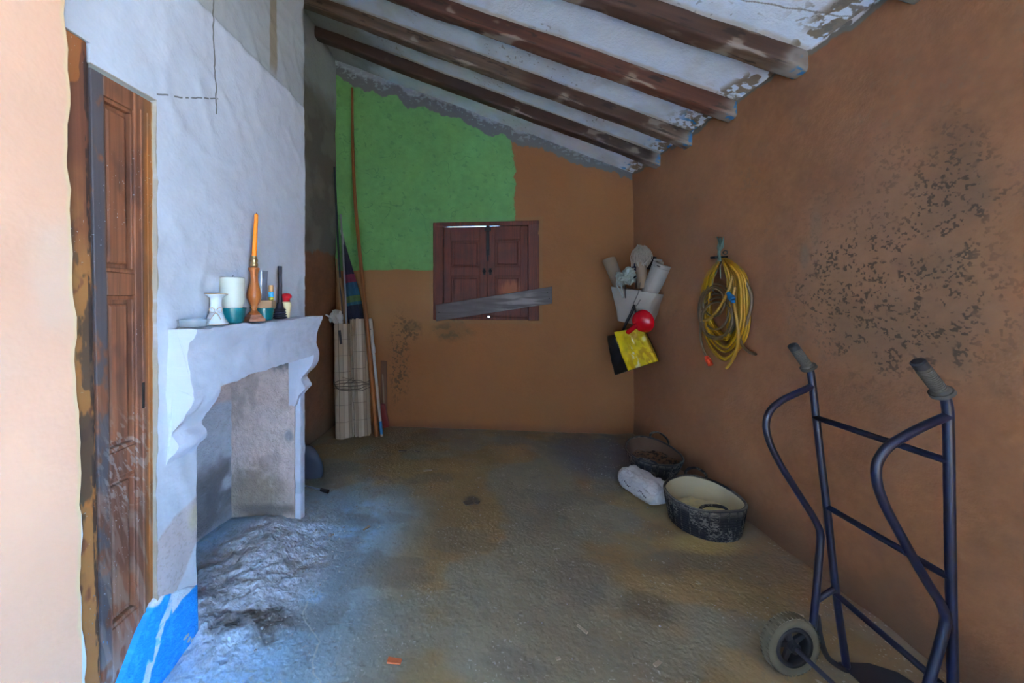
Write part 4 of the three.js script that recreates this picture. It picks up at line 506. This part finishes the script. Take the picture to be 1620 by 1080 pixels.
    const t = thing('face_mask', 'crumpled grey-white cloth mask with ear loops hanging over the tub rim', 'mask', W(CORNER, c.x, c.y - 0.1, c.z)); part(t, 'cloth', K(g2), mat('#92968c', 0.9, { side: THREE.DoubleSide })); part(t, 'ear_loop', K(merge([tube([kp(976, 440, 0.09), kp(976, 452, 0.085), kp(982, 463, 0.08), kp(986, 471, 0.075), kp(984, 458, 0.085), kp(982, 444, 0.09)], 0.007, { rad: 6, seg: 40 })])), mat('#979e9a', 0.9)); part(t, 'dark_cord', K(merge([tube([kp(1005, 436, 0.09), kp(996, 446, 0.085), kp(990, 451, 0.082), kp(989.5, 471, 0.066)], 0.0035, { rad: 5, seg: 40 }), tube([kp(1006, 437, 0.09), kp(1000, 443, 0.09), kp(996, 450, 0.08)], 0.006, { rad: 5, seg: 20 }), tube([kp(1006, 444, 0.085), kp(1006, 456, 0.07)], 0.004, { rad: 5 })])), mat('#1d1e22', 0.8)); }
  solo('rag', 'navy rag with a white tip between the beige roll and the mop head', 'rag', K(roughen(merge([tube([kp(997, 442, 0.0), kp(1001, 430, 0.01), kp(1005, 418, 0.0)], 0.026, { seg: 20 })]), 0.01, 22)), mat('#1a1e3c', 0.9));
  solo('brush_back', 'dark brown brush head between the mop head and the white roll', 'brush', K(rbox(0.05, 0.12, 0.05, 0.008).rotateZ(-0.2).translate(kp(1031, 414, -0.05).x, kp(1031, 416, -0.05).y, -0.05)), mat('#241412', 0.8));
  // bag hung below
  { const P = (l, o) => l.map(([x, y]) => { const v = kp(x, y, o); return [v.x, v.y]; });
    const t = thing('shopping_bag', 'yellow and black shopping bag hanging in the corner below the tub', 'bag', kw(1005, 592, 0.0)), blk = phys('#15161c', 0.45), yel = tex(256, 256, (p, q, c) => { const n = fbm(p * 6, q * 6, 4), m = fbm(p * 16 + q * 9, q * 7 - p * 5, 3); set(c, 214, 186, 8); gain(c, 0.85 + 0.3 * n); blend(c, 168, 124, 12, 0.6 * sst(0.45, 0.6, m) * sst(0.2, 0.5, p)); blend(c, 236, 232, 214, 0.85 * sst(0.10, 0.03, Math.abs(p - 0.42 - 0.35 * (0.62 - q) + 0.09 * (n - 0.5))) * sst(0.46, 0.56, m) * sst(0.9, 0.7, q)); blend(c, 232, 228, 206, 0.7 * blob(p, q, 0.72, 0.75, 0.05, 0.06, 1)); });
    const sheet = (pts, z, m, puff, name, label) => { const q = P(pts, z).reverse(); const sh = new THREE.Shape(q.map(([x, y]) => new THREE.Vector2(x, y))); const xs = q.map((v) => v[0]), ys = q.map((v) => v[1]), cx = (Math.min(...xs) + Math.max(...xs)) / 2, cy = (Math.min(...ys) + Math.max(...ys)) / 2, W0 = Math.max(...xs) - Math.min(...xs), H0 = Math.max(...ys) - Math.min(...ys);
      const g = gridPoly(q, 26), p = g.attributes.position; for (let i = 0; i < p.count; i++) { const x = p.getX(i), y = p.getY(i), s = p.getZ(i) > 0 ? 1 : -1, k = Math.max(0, 1 - ((x - cx) / W0 * 2) ** 2) * Math.max(0, 1 - ((y - cy) / H0 * 2) ** 2); p.setZ(i, z + s * (0.004 + puff * Math.sqrt(k)) + 0.010 * n3(x * 14, y * 14, 3 + z) + 0.005 * n3(x * 38, y * 38, z)); } g.computeVertexNormals(); return part(t, name, K(planar(g, Math.min(...xs), Math.min(...ys), W0, H0).applyMatrix4(new THREE.Matrix4())), m, label); };
    function gridPoly(q, n) { // a quad outline q (4 corners, counter-clockwise from the lower left of the reversed list) as a two-sided grid
      const [a, b, c, d] = q.map(([x, y]) => V(x, y, 0)), pos = [], idx = []; for (const s of [1, -1]) for (let j = 0; j <= n; j++) for (let i = 0; i <= n; i++) { const u = i / n, v = j / n, p = a.clone().lerp(b, u).lerp(d.clone().lerp(c, u), v); pos.push(p.x, p.y, s * 0.001); } const o = (n + 1) * (n + 1); for (let j = 0; j < n; j++) for (let i = 0; i < n; i++) { const k = j * (n + 1) + i, m = k + n + 1; idx.push(k, k + 1, m + 1, k, m + 1, m, o + k, o + m + 1, o + k + 1, o + k, o + m, o + m + 1); } const edge = (k, m) => idx.push(k, m, o + m, k, o + m, o + k); for (let i = 0; i < n; i++) { edge(i + 1, i); edge(n * (n + 1) + i, n * (n + 1) + i + 1); edge(i * (n + 1), (i + 1) * (n + 1)); edge((i + 1) * (n + 1) + n, i * (n + 1) + n); } const g = new THREE.BufferGeometry(); g.setAttribute('position', new THREE.Float32BufferAttribute(pos, 3)); g.setIndex(idx); return g; }
    sheet([[961, 531], [1020, 522], [1042, 571], [974, 593]], 0.03, blk, 0.035, 'body', 'black sides and base');
    sheet([[972, 525], [1017, 517], [1041, 571], [994, 586]], 0.078, mat('#ffffff', 0.4, { map: yel, side: THREE.DoubleSide }), 0.02, 'front_panel', 'yellow front panel with white print');
    part(t, 'strap', K(merge([tube([kp(986, 523, 0.06), kp(991, 510, 0.07), kp(1000, 492, 0.06), kp(1003, 484, 0.055)], 0.013, { seg: 24, rad: 8 }), tube([kp(1010, 520, 0.07), kp(1008, 505, 0.07), kp(1004, 486, 0.06)], 0.008, { seg: 24, rad: 8 })])), blk, 'black carrying strap');
    const fo = []; for (let i = 0; i < 11; i++) { const v = kp(973.5 + i * 1.25, 536 + i * 2.6, 0.085); fo.push(rbox(0.005, 0.009, 0.002, 0.0005).rotateZ(0.45).translate(v.x, v.y, v.z + 0.002)); } part(t, 'lettering', K(merge(fo)), mat('#c9c9cf', 0.6), 'small white print on the black edge');
  }
  { const c = kp(1016, 508, 0.12), t = thing('scoop', 'red plastic scoop hanging bowl outwards over the yellow bag', 'scoop', W(CORNER, c.x, c.y - 0.08, c.z)), red = phys('#c4081c', 0.25, { clearcoat: 0.4 });
    const g = new THREE.SphereGeometry(0.106, 36, 20, 0, 6.2832, 0, Math.PI / 2), gi = new THREE.SphereGeometry(0.102, 36, 20, 0, 6.2832, 0, Math.PI / 2); gi.scale(-1, 1, 1); const rim = new THREE.TorusGeometry(0.106, 0.004, 8, 40).rotateX(Math.PI / 2); const bowl = merge([g, gi, rim]).scale(1.0, 0.75, 0.92).rotateX(Math.PI / 2).rotateY(-0.35).rotateX(0.1).translate(c.x, c.y, c.z - 0.03); part(t, 'bowl', K(bowl), red);
    const q = (x, y, z) => kp(x, y, z); part(t, 'handle', K(tube([q(1006, 515, 0.15), q(1000, 520, 0.15), q(994, 525, 0.14)], 0.021, { seg: 16 }).applyMatrix4(new THREE.Matrix4())), red); }
}
// ---------------------------------------------------------------- hoses on the right wall
const rp = (x, y, o = 0.03) => { const p = hit(RIGHT, x, y, o); return W(RIGHT, p.x, p.y, o); };
{
  const yel = phys('#b08003', 0.4), brown = phys('#6b553c', 0.3, { transmission: 0.15, thickness: 0.004 }), pale = phys('#ab8030', 0.4);
  const t = thing('garden_hose', 'yellow garden hose coiled and hung from a wall nail', 'hose', rp(1146, 582, 0.05)); const loops = [];
  for (let i = 0; i < 9; i++) { const f = i / 8, L0 = lerp(1108, 1124, f) + rr(-1, 1), R0 = lerp(1186, 1152, f) + rr(-1, 1), bot = lerp(566, 532, f) + rr(-5, 5), o = 0.022 + 0.02 * (i % 4), top = 408 + rr(-1, 2) + 4 * f, tx = 1144 - 2 * f;
    loops.push(tube([rp(tx, top, 0.05), rp(lerp(tx, R0, 0.45), top + 9, o + 0.03), rp(lerp(tx, R0, 0.85), 436, o + 0.012), rp(R0, 480, o), rp(lerp(1146, R0, 0.86), lerp(480, bot, 0.6), o), rp(1148 + 6 * (f - 0.5), bot, o), rp(lerp(1146, L0, 0.8), lerp(480, bot, 0.62), o), rp(L0, 480, o), rp(lerp(tx, L0, 0.8), 440, o + 0.012), rp(lerp(tx, L0, 0.4), top + 11, o + 0.03)], 0.0080, { closed: true, seg: 90, rad: 8 })); }
  part(t, 'coil', merge(loops), yel);
  part(t, 'loose_end', tube([rp(1163, 455, 0.085), rp(1160, 470, 0.09), rp(1164, 495, 0.09), rp(1168, 525, 0.085), rp(1165, 555, 0.06), rp(1157, 572, 0.05), rp(1149, 582, 0.05)], 0.0095, { seg: 60 }), pale, 'loose paler end'); part(t, 'loose_end', tube([rp(1159, 437, 0.085), rp(1152, 460, 0.10), rp(1140, 484, 0.105), rp(1124, 503, 0.10), rp(1109, 508, 0.08)], 0.0095, { seg: 50 }), pale);
  const u = thing('water_tube', 'brownish translucent tube coiled in front of the yellow hose', 'hose', rp(1133, 545, 0.08)); const lo = [];
  const ell = (cx, cy, rx, ry, o, rot = 0, r = 0.0075) => { const P = []; for (let i = 0; i < 20; i++) { const a = i / 20 * 2 * Math.PI, x = Math.cos(a) * rx, y = Math.sin(a) * ry; P.push(rp(cx + x * Math.cos(rot) - y * Math.sin(rot), cy + x * Math.sin(rot) + y * Math.cos(rot), o + 0.006 * Math.sin(a * 2))); } return tube(P, r, { closed: true, seg: 80, rad: 8 }); };
  for (const e of [[1133, 492, 28, 43, 0.075, 0], [1133, 496, 26, 40, 0.09, 0.05], [1131, 487, 22, 34, 0.085, -0.05], [1136, 503, 27, 33, 0.075, 0.1], [1135, 505, 24, 28, 0.095, 0.1], [1129, 478, 17, 22, 0.1, 0], [1136, 500, 29, 36, 0.062, 0]]) lo.push(ell(...e));
  part(u, 'coil', merge(lo), brown); part(u, 'hanging_end', tube([rp(1171, 425, 0.05), rp(1189, 470, 0.04), rp(1182, 508, 0.045), rp(1172, 530, 0.05), rp(1174, 545, 0.05), rp(1184, 556, 0.05), rp(1195, 560, 0.05)], 0.0085, { seg: 60 }), brown); part(u, 'hanging_end', tube([rp(1109, 505, 0.07), rp(1108, 530, 0.06), rp(1112, 550, 0.05), rp(1118, 566, 0.05)], 0.0075, { seg: 40 }), brown); part(u, 'hanging_end', tube([rp(1113, 520, 0.04), rp(1117, 535, 0.04), rp(1121, 543, 0.04)], 0.008, { seg: 20 }), brown);
  const a = rp(1117.5, 564, 0.05), b = rp(1124, 577, 0.05); part(u, 'connector', merge([taper(a, a.clone().lerp(b, 0.42), 0.013, 0.019), taper(a.clone().lerp(b, 0.52), b, 0.02, 0.018), taper(a.clone().lerp(b, 0.4), a.clone().lerp(b, 0.55), 0.014, 0.014)]), phys('#d8411c', 0.4), 'orange hose connector');
  solo('hose_clip', 'bright blue hose fitting on the yellow coil', 'fitting', merge([taper(rp(1152, 463, 0.11), rp(1156, 470, 0.11), 0.012, 0.016), taper(rp(1155.5, 469, 0.11), rp(1159, 473, 0.108), 0.02, 0.018), taper(rp(1159, 473, 0.108), rp(1160, 478, 0.10), 0.014, 0.012)]), phys('#0a6090', 0.35));
  const gm = mat('#6f8577', 0.95), st = []; for (let i = 0; i < 26; i++) { const x = 1138.5 + rr(-2.4, 3), y0 = 372 + rr(0, 12); st.push(tube([rp(x + rr(-3, 5), y0, 0.012), rp(x + rr(-2, 4), y0 + 10, 0.03 + rr(0, 0.012)), rp(1138 + rr(-2, 2), 398, 0.04 + rr(0, 0.012)), rp(1138 + rr(-2.4, 2.4), 412, 0.075 + rr(0, 0.012))], 0.0028, { rad: 5, seg: 12 })); }
  for (const [x0, x1, y1] of [[1133, 1133, 432], [1139, 1140, 440], [1136, 1132, 434]]) st.push(tube([rp(x0, 412, 0.085), rp(x0, 422, 0.09), rp(x1, y1, 0.09)], 0.0022, { rad: 5, seg: 12 })); st.push(tube([rp(1128, 441, 0.1), rp(1127, 455, 0.105), rp(1131, 463, 0.105), rp(1135, 464, 0.1)], 0.0018, { rad: 5, seg: 20 }));
  solo('cord', 'frayed green-grey cord tied round the hose and hung on the nail', 'cord', merge(st), gm);
  { const u2 = thing('wall_nail', 'black iron nail with a ring holding the hose', 'nail', rp(1138, 406, 0.02)); const im = mat('#191718', 0.6, { metalness: 0.5 }); part(u2, 'shank', merge([taper(rp(1138, 406, -0.02), rp(1133, 407, 0.10), 0.007, 0.007), taper(rp(1125, 407.5, 0.045), rp(1150, 406, 0.045), 0.008, 0.007)]), im); const c = rp(1147, 399.5, 0.045); part(u2, 'ring', new THREE.TorusGeometry(0.013, 0.004, 8, 24).rotateY(Math.PI / 2 + 0.5).translate(c.x, c.y, c.z), mat('#5b5449', 0.6, { metalness: 0.5 })); }
}
// ---------------------------------------------------------------- baskets and the white sack
{
  const weave = (o, dirt) => tex(1024, 256, (p, q, c) => { const row = Math.sin(q * 24 * Math.PI * 2), n = fbm(p * 24 + o, q * 9, 4), m = fbm(p * 70, q * 40 + o, 3); set(c, 34, 34, 40); gain(c, 0.8 + 0.35 * row); blend(c, 150, 144, 130, dirt * sst(0.42, 0.6, m) * sst(0.44, 0.62, fbm(p * 9 + o, q * 1.5, 3))); blend(c, 150, 140, 120, dirt * 0.7 * sst(0.7, 0.95, q + 0.2 * (n - 0.5))); });
  const wbump = tex(512, 256, (p, q, c) => { const k = Math.floor(q * 24), h = 128 + 90 * Math.sin((p * 120 + (k % 2) * 0.5) * 2 * Math.PI) * Math.abs(Math.sin(q * 24 * Math.PI)); set(c, h, h, h); }, false);
  function basket(name, label, C, rt, rb, H, oval, rimFn, inside, fill, handles, o, dirt) {
    const t = thing(name, label, 'basket', C.clone()); const N = 72, mo = mat('#ffffff', 0.85, { map: weave(o, dirt), bumpMap: wbump, bumpScale: 0.004 });
    const P = (a, k, r) => { const rad = lerp(rb, rt, Math.pow(k, 0.75)) + r, w = 1 + 0.03 * n3(Math.cos(a) * 2, Math.sin(a) * 2, o) * k; return V(C.x + Math.sin(a) * rad * oval[0] * w, C.y + (H + rimFn(a) * k) * k + 0.0015, C.z + Math.cos(a) * rad * oval[1] * w); };
    const shell = (out, k0, k1, R) => { const pos = [], uv = [], idx = []; for (let i = 0; i <= R; i++) for (let j = 0; j <= N; j++) { const k = lerp(k0, k1, i / R), v = P(j / N * 2 * Math.PI, k, out ? 0.002 * Math.sin(k * 24 * Math.PI) : -0.009); pos.push(v.x, v.y, v.z); uv.push(j / N * 2, k); } for (let i = 0; i < R; i++) for (let j = 0; j < N; j++) { const a = i * (N + 1) + j, b = a + N + 1; out ? idx.push(a, a + 1, b + 1, a, b + 1, b) : idx.push(a, b + 1, a + 1, a, b, b + 1); } const g = new THREE.BufferGeometry(); g.setAttribute('position', new THREE.Float32BufferAttribute(pos, 3)); g.setAttribute('uv', new THREE.Float32BufferAttribute(uv, 2)); g.setIndex(idx); g.computeVertexNormals(); return g; };
    const base = new THREE.CircleGeometry(rb, 48).rotateX(Math.PI / 2).scale(oval[0], 1, oval[1]).translate(C.x, C.y + 0.0015, C.z); part(t, 'body', merge([shell(true, 0, 1, 60), base]), mo);
    part(t, 'lining', roughen(shell(false, fill[0] * 0.6, 1, 20), 0.002, 20), inside[0]);
    const rim = []; for (let j = 0; j < 48; j++) rim.push(P(j / 48 * 2 * Math.PI, 1, -0.004).add(V(0, 0.002, 0))); part(t, 'rim', tube(rim, 0.008, { closed: true, seg: 120, rad: 8 }), mo);
    const fl = new THREE.CircleGeometry(1, 56, 0, 6.2832), fr = new THREE.RingGeometry(0.001, 1, 56, 18); fr.rotateX(-Math.PI / 2); const p = fr.attributes.position; for (let i = 0; i < p.count; i++) { const x = p.getX(i), z = p.getZ(i), r = Math.hypot(x, z), a = Math.atan2(x, z), e = P(a, fill[0], -0.010); p.setXYZ(i, lerp(C.x, e.x, r), C.y + H * fill[0] + fill[1] * (0.03 * n3(x * 2, z * 2, o) + 0.016 * n3(x * 6, z * 6, o + 2) + 0.008 * n3(x * 16, z * 16, o)), lerp(C.z, e.z, r)); } fr.computeVertexNormals(); part(t, 'contents', fr, inside[1], inside[2]);
    for (const [a, w, h, lean] of handles) { const A = P(a - w, 1, 0), Bq = P(a + w, 1, 0), out = V(Math.sin(a), 0, Math.cos(a)); const pts = [A.clone().add(V(0, -0.03, 0)), A.clone().add(V(0, h * 0.5, 0)).addScaledVector(out, lean * 0.5), A.clone().lerp(Bq, 0.5).add(V(0, h, 0)).addScaledVector(out, lean), Bq.clone().add(V(0, h * 0.5, 0)).addScaledVector(out, lean * 0.5), Bq.clone().add(V(0, -0.03, 0))]; part(t, 'handle', roughen(tube(pts, 0.0085, { seg: 50, rad: 8 }), 0.002, 40), mo); }
    const ribs = []; for (let i = 0; i < 26; i++) { const a = i / 26 * 2 * Math.PI + o; ribs.push(tube([P(a, 0.02, 0.001), P(a, 0.5, 0.002), P(a, 0.98, 0.001)], 0.0035, { seg: 8, rad: 5 })); } part(t, 'ribs', merge(ribs), mo);
  }
  const sand = tex(256, 256, (p, q, c) => { const n = fbm(p * 6, q * 6, 4); set(c, 208, 192, 142); gain(c, 0.85 + 0.3 * n); blend(c, 168, 160, 140, 0.5 * sst(0.5, 0.65, n)); }), dirtT = tex(256, 256, (p, q, c) => { const n = fbm(p * 7, q * 7, 4), m = fbm(p * 20, q * 20, 3); set(c, 106, 78, 56); gain(c, 0.8 + 0.4 * n); blend(c, 40, 32, 28, 0.8 * sst(0.56, 0.62, m)); });
  const S = (t) => planarMat(t); const planarMat = (t) => mat('#ffffff', 0.95, { map: t, side: THREE.DoubleSide });
  basket('basket', 'large black woven basket caked with pale plaster inside, nearest the viewer', V(1.545, 0, -2.36), 0.215, 0.185, 0.185, [1, 1.02], (a) => 0.013 * Math.cos(2 * a + 0.6) - 0.02 * Math.max(0, Math.cos(a + 0.75)) ** 6, [mat('#b5ab8d', 0.95), S(sand), 'pale yellowish plaster residue'], [0.34, 0.7], [[-0.32, 0.30, 0.012, -0.045], [2.75, 0.26, 0.055, 0.015]], 1, 0.75);
  basket('basket', 'black woven basket of brown dirt, behind on the white sack', V(1.60, 0.0, -3.06), 0.205, 0.14, 0.165, [1, 1.08], (a) => 0.01 * Math.cos(a * 2) - 0.03 * Math.cos(a), [mat('#5a4536', 0.95), S(dirtT), 'brown dirt'], [0.62, 0.9], [[-0.7, 0.3, 0.03, 0.03], [2.4, 0.32, 0.075, 0.0]], 4, 0.8);
  { const a = pt(996, 770, 2.80), b = pt(1031, 797, 2.60); a.y = b.y = 0; const c = a.clone().lerp(b, 0.5), ang = Math.atan2(-(b.z - a.z), b.x - a.x), Lh = a.distanceTo(b) / 2 + 0.07; const g = mergeVertices(new THREE.BoxGeometry(2, 2, 2, 44, 20, 24)); const p = g.attributes.position; for (let i = 0; i < p.count; i++) { const x = p.getX(i), y = p.getY(i), z = p.getZ(i), k = 1 - 0.35 * Math.abs(x) ** 6; const l = Math.pow(Math.abs(y) ** 4 + Math.abs(z) ** 4 || 1e-9, -0.25) * Math.max(Math.abs(y), Math.abs(z)); const yy = y * l * 0.072 * k, zz = z * l * 0.095 * k; p.setXYZ(i, x * Lh + 0.006 * n3(y * 3, z * 3, x), 0.074 + yy + (yy > -0.03 ? 0.020 * n3(x * 2.5, z * 2, 4) + 0.012 * n3(x * 9, z * 7, 5) + 0.006 * n3(x * 22, z * 14, 8) : 0), zz + 0.014 * n3(x * 3, y * 2, 9) + 0.010 * n3(x * 12, y * 9, 3)); } g.computeVertexNormals(); g.rotateY(ang).translate(c.x + 0.02, 0.002, c.z + 0.0);
    const t = thing('sack', 'white plastic sack lying on the floor in front of the dirt basket', 'sack', V(c.x, 0, c.z)); part(t, 'body', g, phys('#b3b1b1', 0.5)); const pr = []; for (const [s, n, w] of [[-0.55, 7, 0.06], [0.35, 6, 0.03]]) for (let i = 0; i < n; i++) pr.push(rbox(0.009, 0.008, 0.002, 0.0005).rotateZ(rr(-0.3, 0.3)).translate(s * Lh + i * 0.013, 0.072 + 0.01 * Math.sin(i), 0.0975).rotateY(ang).translate(c.x + 0.02, 0, c.z)); part(t, 'print', merge(pr), mat('#4a3c46', 0.8), 'small dark print'); }
}
// ---------------------------------------------------------------- hand truck
{
  const blue = phys('#050c27', 0.42, { clearcoat: 0.2, clearcoatRoughness: 0.3 }), rub = mat('#47423a', 0.85), blk = mat('#16161a', 0.7), tyre = mat('#56513f', 0.9);
  const t = thing('hand_truck', 'dark blue tubular steel hand truck with grey handgrips and a spoked wheel', 'hand truck', V(1.40, 0, -1.28));
  const dl = (y) => lerp(1.47, 1.425, (y - 583) / 480), dr = (y) => lerp(1.085, 1.115, (y - 620) / 460);
  const l = (x, y, o = 0) => pt(x, y, dl(y) + o), r = (x, y, o = 0) => pt(x, y, dr(y) + o), R = 0.0118;
  const bottomR = r(1507, 1080).lerp(r(1500, 640), -0.36); bottomR.y = 0.02;
  part(t, 'upright', tube([l(1272, 572), l(1281, 584), l(1284, 600), l(1290, 650), l(1298, 720), l(1310, 820), l(1323, 940), l(1339, 1052)], R, { seg: 90, rad: 16 }), blue); part(t, 'upright', tube([r(1482, 612), r(1494, 626), r(1499, 645), r(1500.5, 680), r(1503, 850), r(1506, 1000), r(1507.5, 1090), bottomR], R, { seg: 90, rad: 16 }), blue);
  for (const [a, b] of [[l(1290, 660), r(1500, 729)], [l(1308, 801), r(1503, 914)], [l(1322, 939), r(1505, 1096)]]) part(t, 'crossbar', tube([a, b], 0.0105, { rad: 14 }), blue);
  part(t, 'side_loop', tube([l(1284, 611), l(1262, 621), l(1236, 634), l(1218, 650), l(1212, 670), l(1216, 695), l(1232, 730), l(1264, 782), l(1288, 820), l(1297, 840), l(1298, 856), l(1296, 880), l(1291, 940), l(1285, 1000), l(1282, 1022)], R, { seg: 140, rad: 16 }), blue);
  part(t, 'side_loop', tube([r(1499, 658), r(1470, 670), r(1436, 687), r(1404, 708), r(1388, 732), r(1387, 760), r(1398, 795), r(1424, 845), r(1464, 916), r(1490, 958), r(1496, 975), r(1494, 992), r(1484, 1030), r(1470, 1078), r(1462, 1108)], R, { seg: 140, rad: 16 }), blue);
  part(t, 'strut', tube([l(1294, 948), l(1321, 930)], 0.0095, { rad: 12 }), blue);
  part(t, 'skid', tube([l(1293, 975), l(1298, 1008), l(1310, 1040), l(1338, 1060)], 0.0095, { seg: 40, rad: 12 }), blk);
  const grip = (a, b, dirFn) => { const d = b.clone().sub(a).normalize(), k = (u) => a.clone().lerp(b, u); const g = []; g.push(taper(a.clone().addScaledVector(d, -0.004), a.clone().addScaledVector(d, 0.006), 0.027, 0.026, 24), taper(k(0.05), k(0.12), 0.022, 0.0165, 24), taper(k(0.12), k(0.8), 0.0165, 0.0168, 24)); for (let i = 0; i < 12; i++) { const u = 0.16 + i * 0.052; g.push(new THREE.TorusGeometry(0.0165, 0.0014, 6, 24).applyQuaternion(new THREE.Quaternion().setFromUnitVectors(V(0, 0, 1), d)).translate(...k(u).toArray())); } part(t, 'handgrip', merge(g), rub, 'grey rubber handgrip'); part(t, 'grip_end', merge([taper(k(0.8), k(0.97), 0.0172, 0.0172, 24), taper(k(0.97), k(1.0), 0.0172, 0.013, 24)]), blk); };
  grip(l(1279, 581), l(1253, 545)); grip(r(1490, 621), r(1451, 571));
  // wheels and axle
  const hub = pt(1250, 1018, 1.42); hub.y = 0.108; const ax = V(0.1, 0, 1).normalize(), far = hub.clone().addScaledVector(ax, 0.50), q = new THREE.Quaternion().setFromUnitVectors(V(0, 0, 1), ax);
  part(t, 'axle', tube([hub, far], 0.0085, { rad: 12 }), mat('#2a2c3a', 0.5));
  for (const h of [hub, far]) { const w = part(t, 'wheel', new THREE.TorusGeometry(0.0885, 0.0195, 18, 56).scale(1, 1, 1.25).applyQuaternion(q).translate(h.x, h.y, h.z), tyre, 'dusty rubber tyre on a dark spoked rim'); const tr = []; for (let i = 0; i < 40; i++) { const a = i / 40 * 2 * Math.PI; tr.push(rbox(0.010, 0.004, 0.036, 0.001).translate(0, 0.1055, 0).rotateZ(a)); } part(w, 'tread', merge(tr).applyQuaternion(q).translate(h.x, h.y, h.z), tyre);
    part(w, 'rim', merge([lathe([[0.058, -0.018], [0.072, -0.021], [0.074, 0], [0.072, 0.021], [0.058, 0.018], [0.063, 0], [0.058, -0.018]], 40).rotateX(Math.PI / 2)]).applyQuaternion(q).translate(h.x, h.y, h.z), blk); for (let i = 0; i < 5; i++) { const sp = prism([[-0.011, 0.012], [0.011, 0.012], [0.008, 0.064], [-0.008, 0.064]], 0.012, 0.002).translate(0, 0, -0.006).rotateZ(i / 5 * 2 * Math.PI + 0.2); part(w, 'spoke', sp.applyQuaternion(q).translate(h.x, h.y, h.z), blk); } part(w, 'hub', new THREE.CylinderGeometry(0.019, 0.021, 0.05, 20).rotateX(Math.PI / 2).applyQuaternion(q).translate(h.x, h.y, h.z), blk); }
  // toe plate
  { const a = l(1339, 1050), b = bottomR.clone(); const P = [[a.x - 0.01, a.z - 0.02], [a.x + 0.10, a.z - 0.015], [a.x + 0.17, a.z + 0.02], [a.x + 0.19, a.z + 0.08], [a.x + 0.19, b.z - 0.06], [b.x + 0.17, b.z], [b.x - 0.01, b.z + 0.01]].map(([x, z]) => [x, -z]); part(t, 'toe_plate', prism(P.reverse().map(([x, y]) => [x, y]), 0.006, 0.001).rotateX(-Math.PI / 2).translate(0, 0.010, 0), mat('#24252e', 0.6)); }
}
// ---------------------------------------------------------------- bits on the floor
{
  const wood = mat('#a0937f', 0.9), brick = mat('#c0683f', 0.9), pale = mat('#8f9296', 0.95), dark = mat('#4b4640', 0.9);
  const chip = (x, y, w, h, rot, m, label, name, cat, group) => { const d = 840 / (y - 472), p = pt(x, y, d); const g = roughen(rbox(w, 0.006, h, 0.002, 2), 0.0025, 70, x).rotateY(rot).translate(p.x, 0.012, p.z); solo(name, label, cat, g, m, group); };
  chip(624, 1050, 0.055, 0.022, -0.15, brick, 'orange-red brick fragment on the blue-lit floor', 'brick_fragment', 'fragment');
  for (const [x, y, w, h, r, l] of [[921, 999, 0.05, 0.012, -0.9, 'long pale wood chip alone on the middle of the open floor'], [1040, 1054, 0.035, 0.016, 0.5, 'pale wood chip at the bottom edge, left of the truck wheel'], [677, 746, 0.07, 0.02, 0.1, 'broad pale wood chip on the far floor below the window'], [580, 838, 0.05, 0.014, 1.0, 'slanting wood chip on the floor right of the fireplace'], [883, 1046, 0.02, 0.012, 0.2, 'tiny wood chip near the bottom edge, right of the brick fragment'], [757, 758, 0.03, 0.012, 0.3, 'small wood chip just beyond the dark crumbs'], [1263, 975, 0.035, 0.008, -0.6, 'thin pale sliver of wood beside the truck wheel'], [524, 849, 0.03, 0.012, 0.1, 'small pale chip at the foot of the far fireplace jamb']]) chip(x, y, w, h, r, wood, l, 'wood_chip', 'chip', 'wood chips scattered on the floor');
  for (const [x, y, w, h, r, l] of [[637, 715, 0.07, 0.02, 0.1, 'long dark crumb on the far floor in front of the end wall'], [741, 798, 0.06, 0.05, 0.4, 'larger dark crumb in the middle of the floor'], [755, 797, 0.04, 0.03, 1.2, 'smaller dark crumb touching the larger one mid floor'], [660, 716, 0.05, 0.012, -0.3, 'thin dark crumb right of the long one by the end wall']]) chip(x, y, w, h, r, dark, l, 'dirt_crumb', 'crumb', 'dark crumbs on the floor');
  const pm = (seedK) => { const g = new THREE.IcosahedronGeometry(1, 1); return roughen(mergeVertices(g), 0.3, 1.3, seedK); }; const shapes = [pm(1), pm(5), pm(9)]; const list = [];
  for (let i = 0; i < 420; i++) { const near = i < 230, x = near ? -0.98 + 0.42 * (rnd() + rnd() - 1) : rr(-1.2, 1.6), d = near ? 2.0 + 0.6 * (rnd() + rnd() - 1) : rr(1.35, 3.8), s = (near ? rr(0.002, 0.006) : rr(0.001, 0.003)) * (rnd() < 0.08 ? 1.8 : 1); if (x < -1.2076 + 0.1 * d + 0.0 && (d < 1.56 || d > 2.34)) continue; list.push(shapes[i % 3].clone().scale(s * 1.2, s * 0.8, s).rotateY(rr(0, 6)).translate(x, (near ? 0.022 : 0.006) + s * 0.3, -d)); }
  solo('rubble', 'loose crumbs of plaster and grit strewn over the floor', 'rubble', merge(list), pale, null, 'stuff');
}
renderer.render(scene, camera);
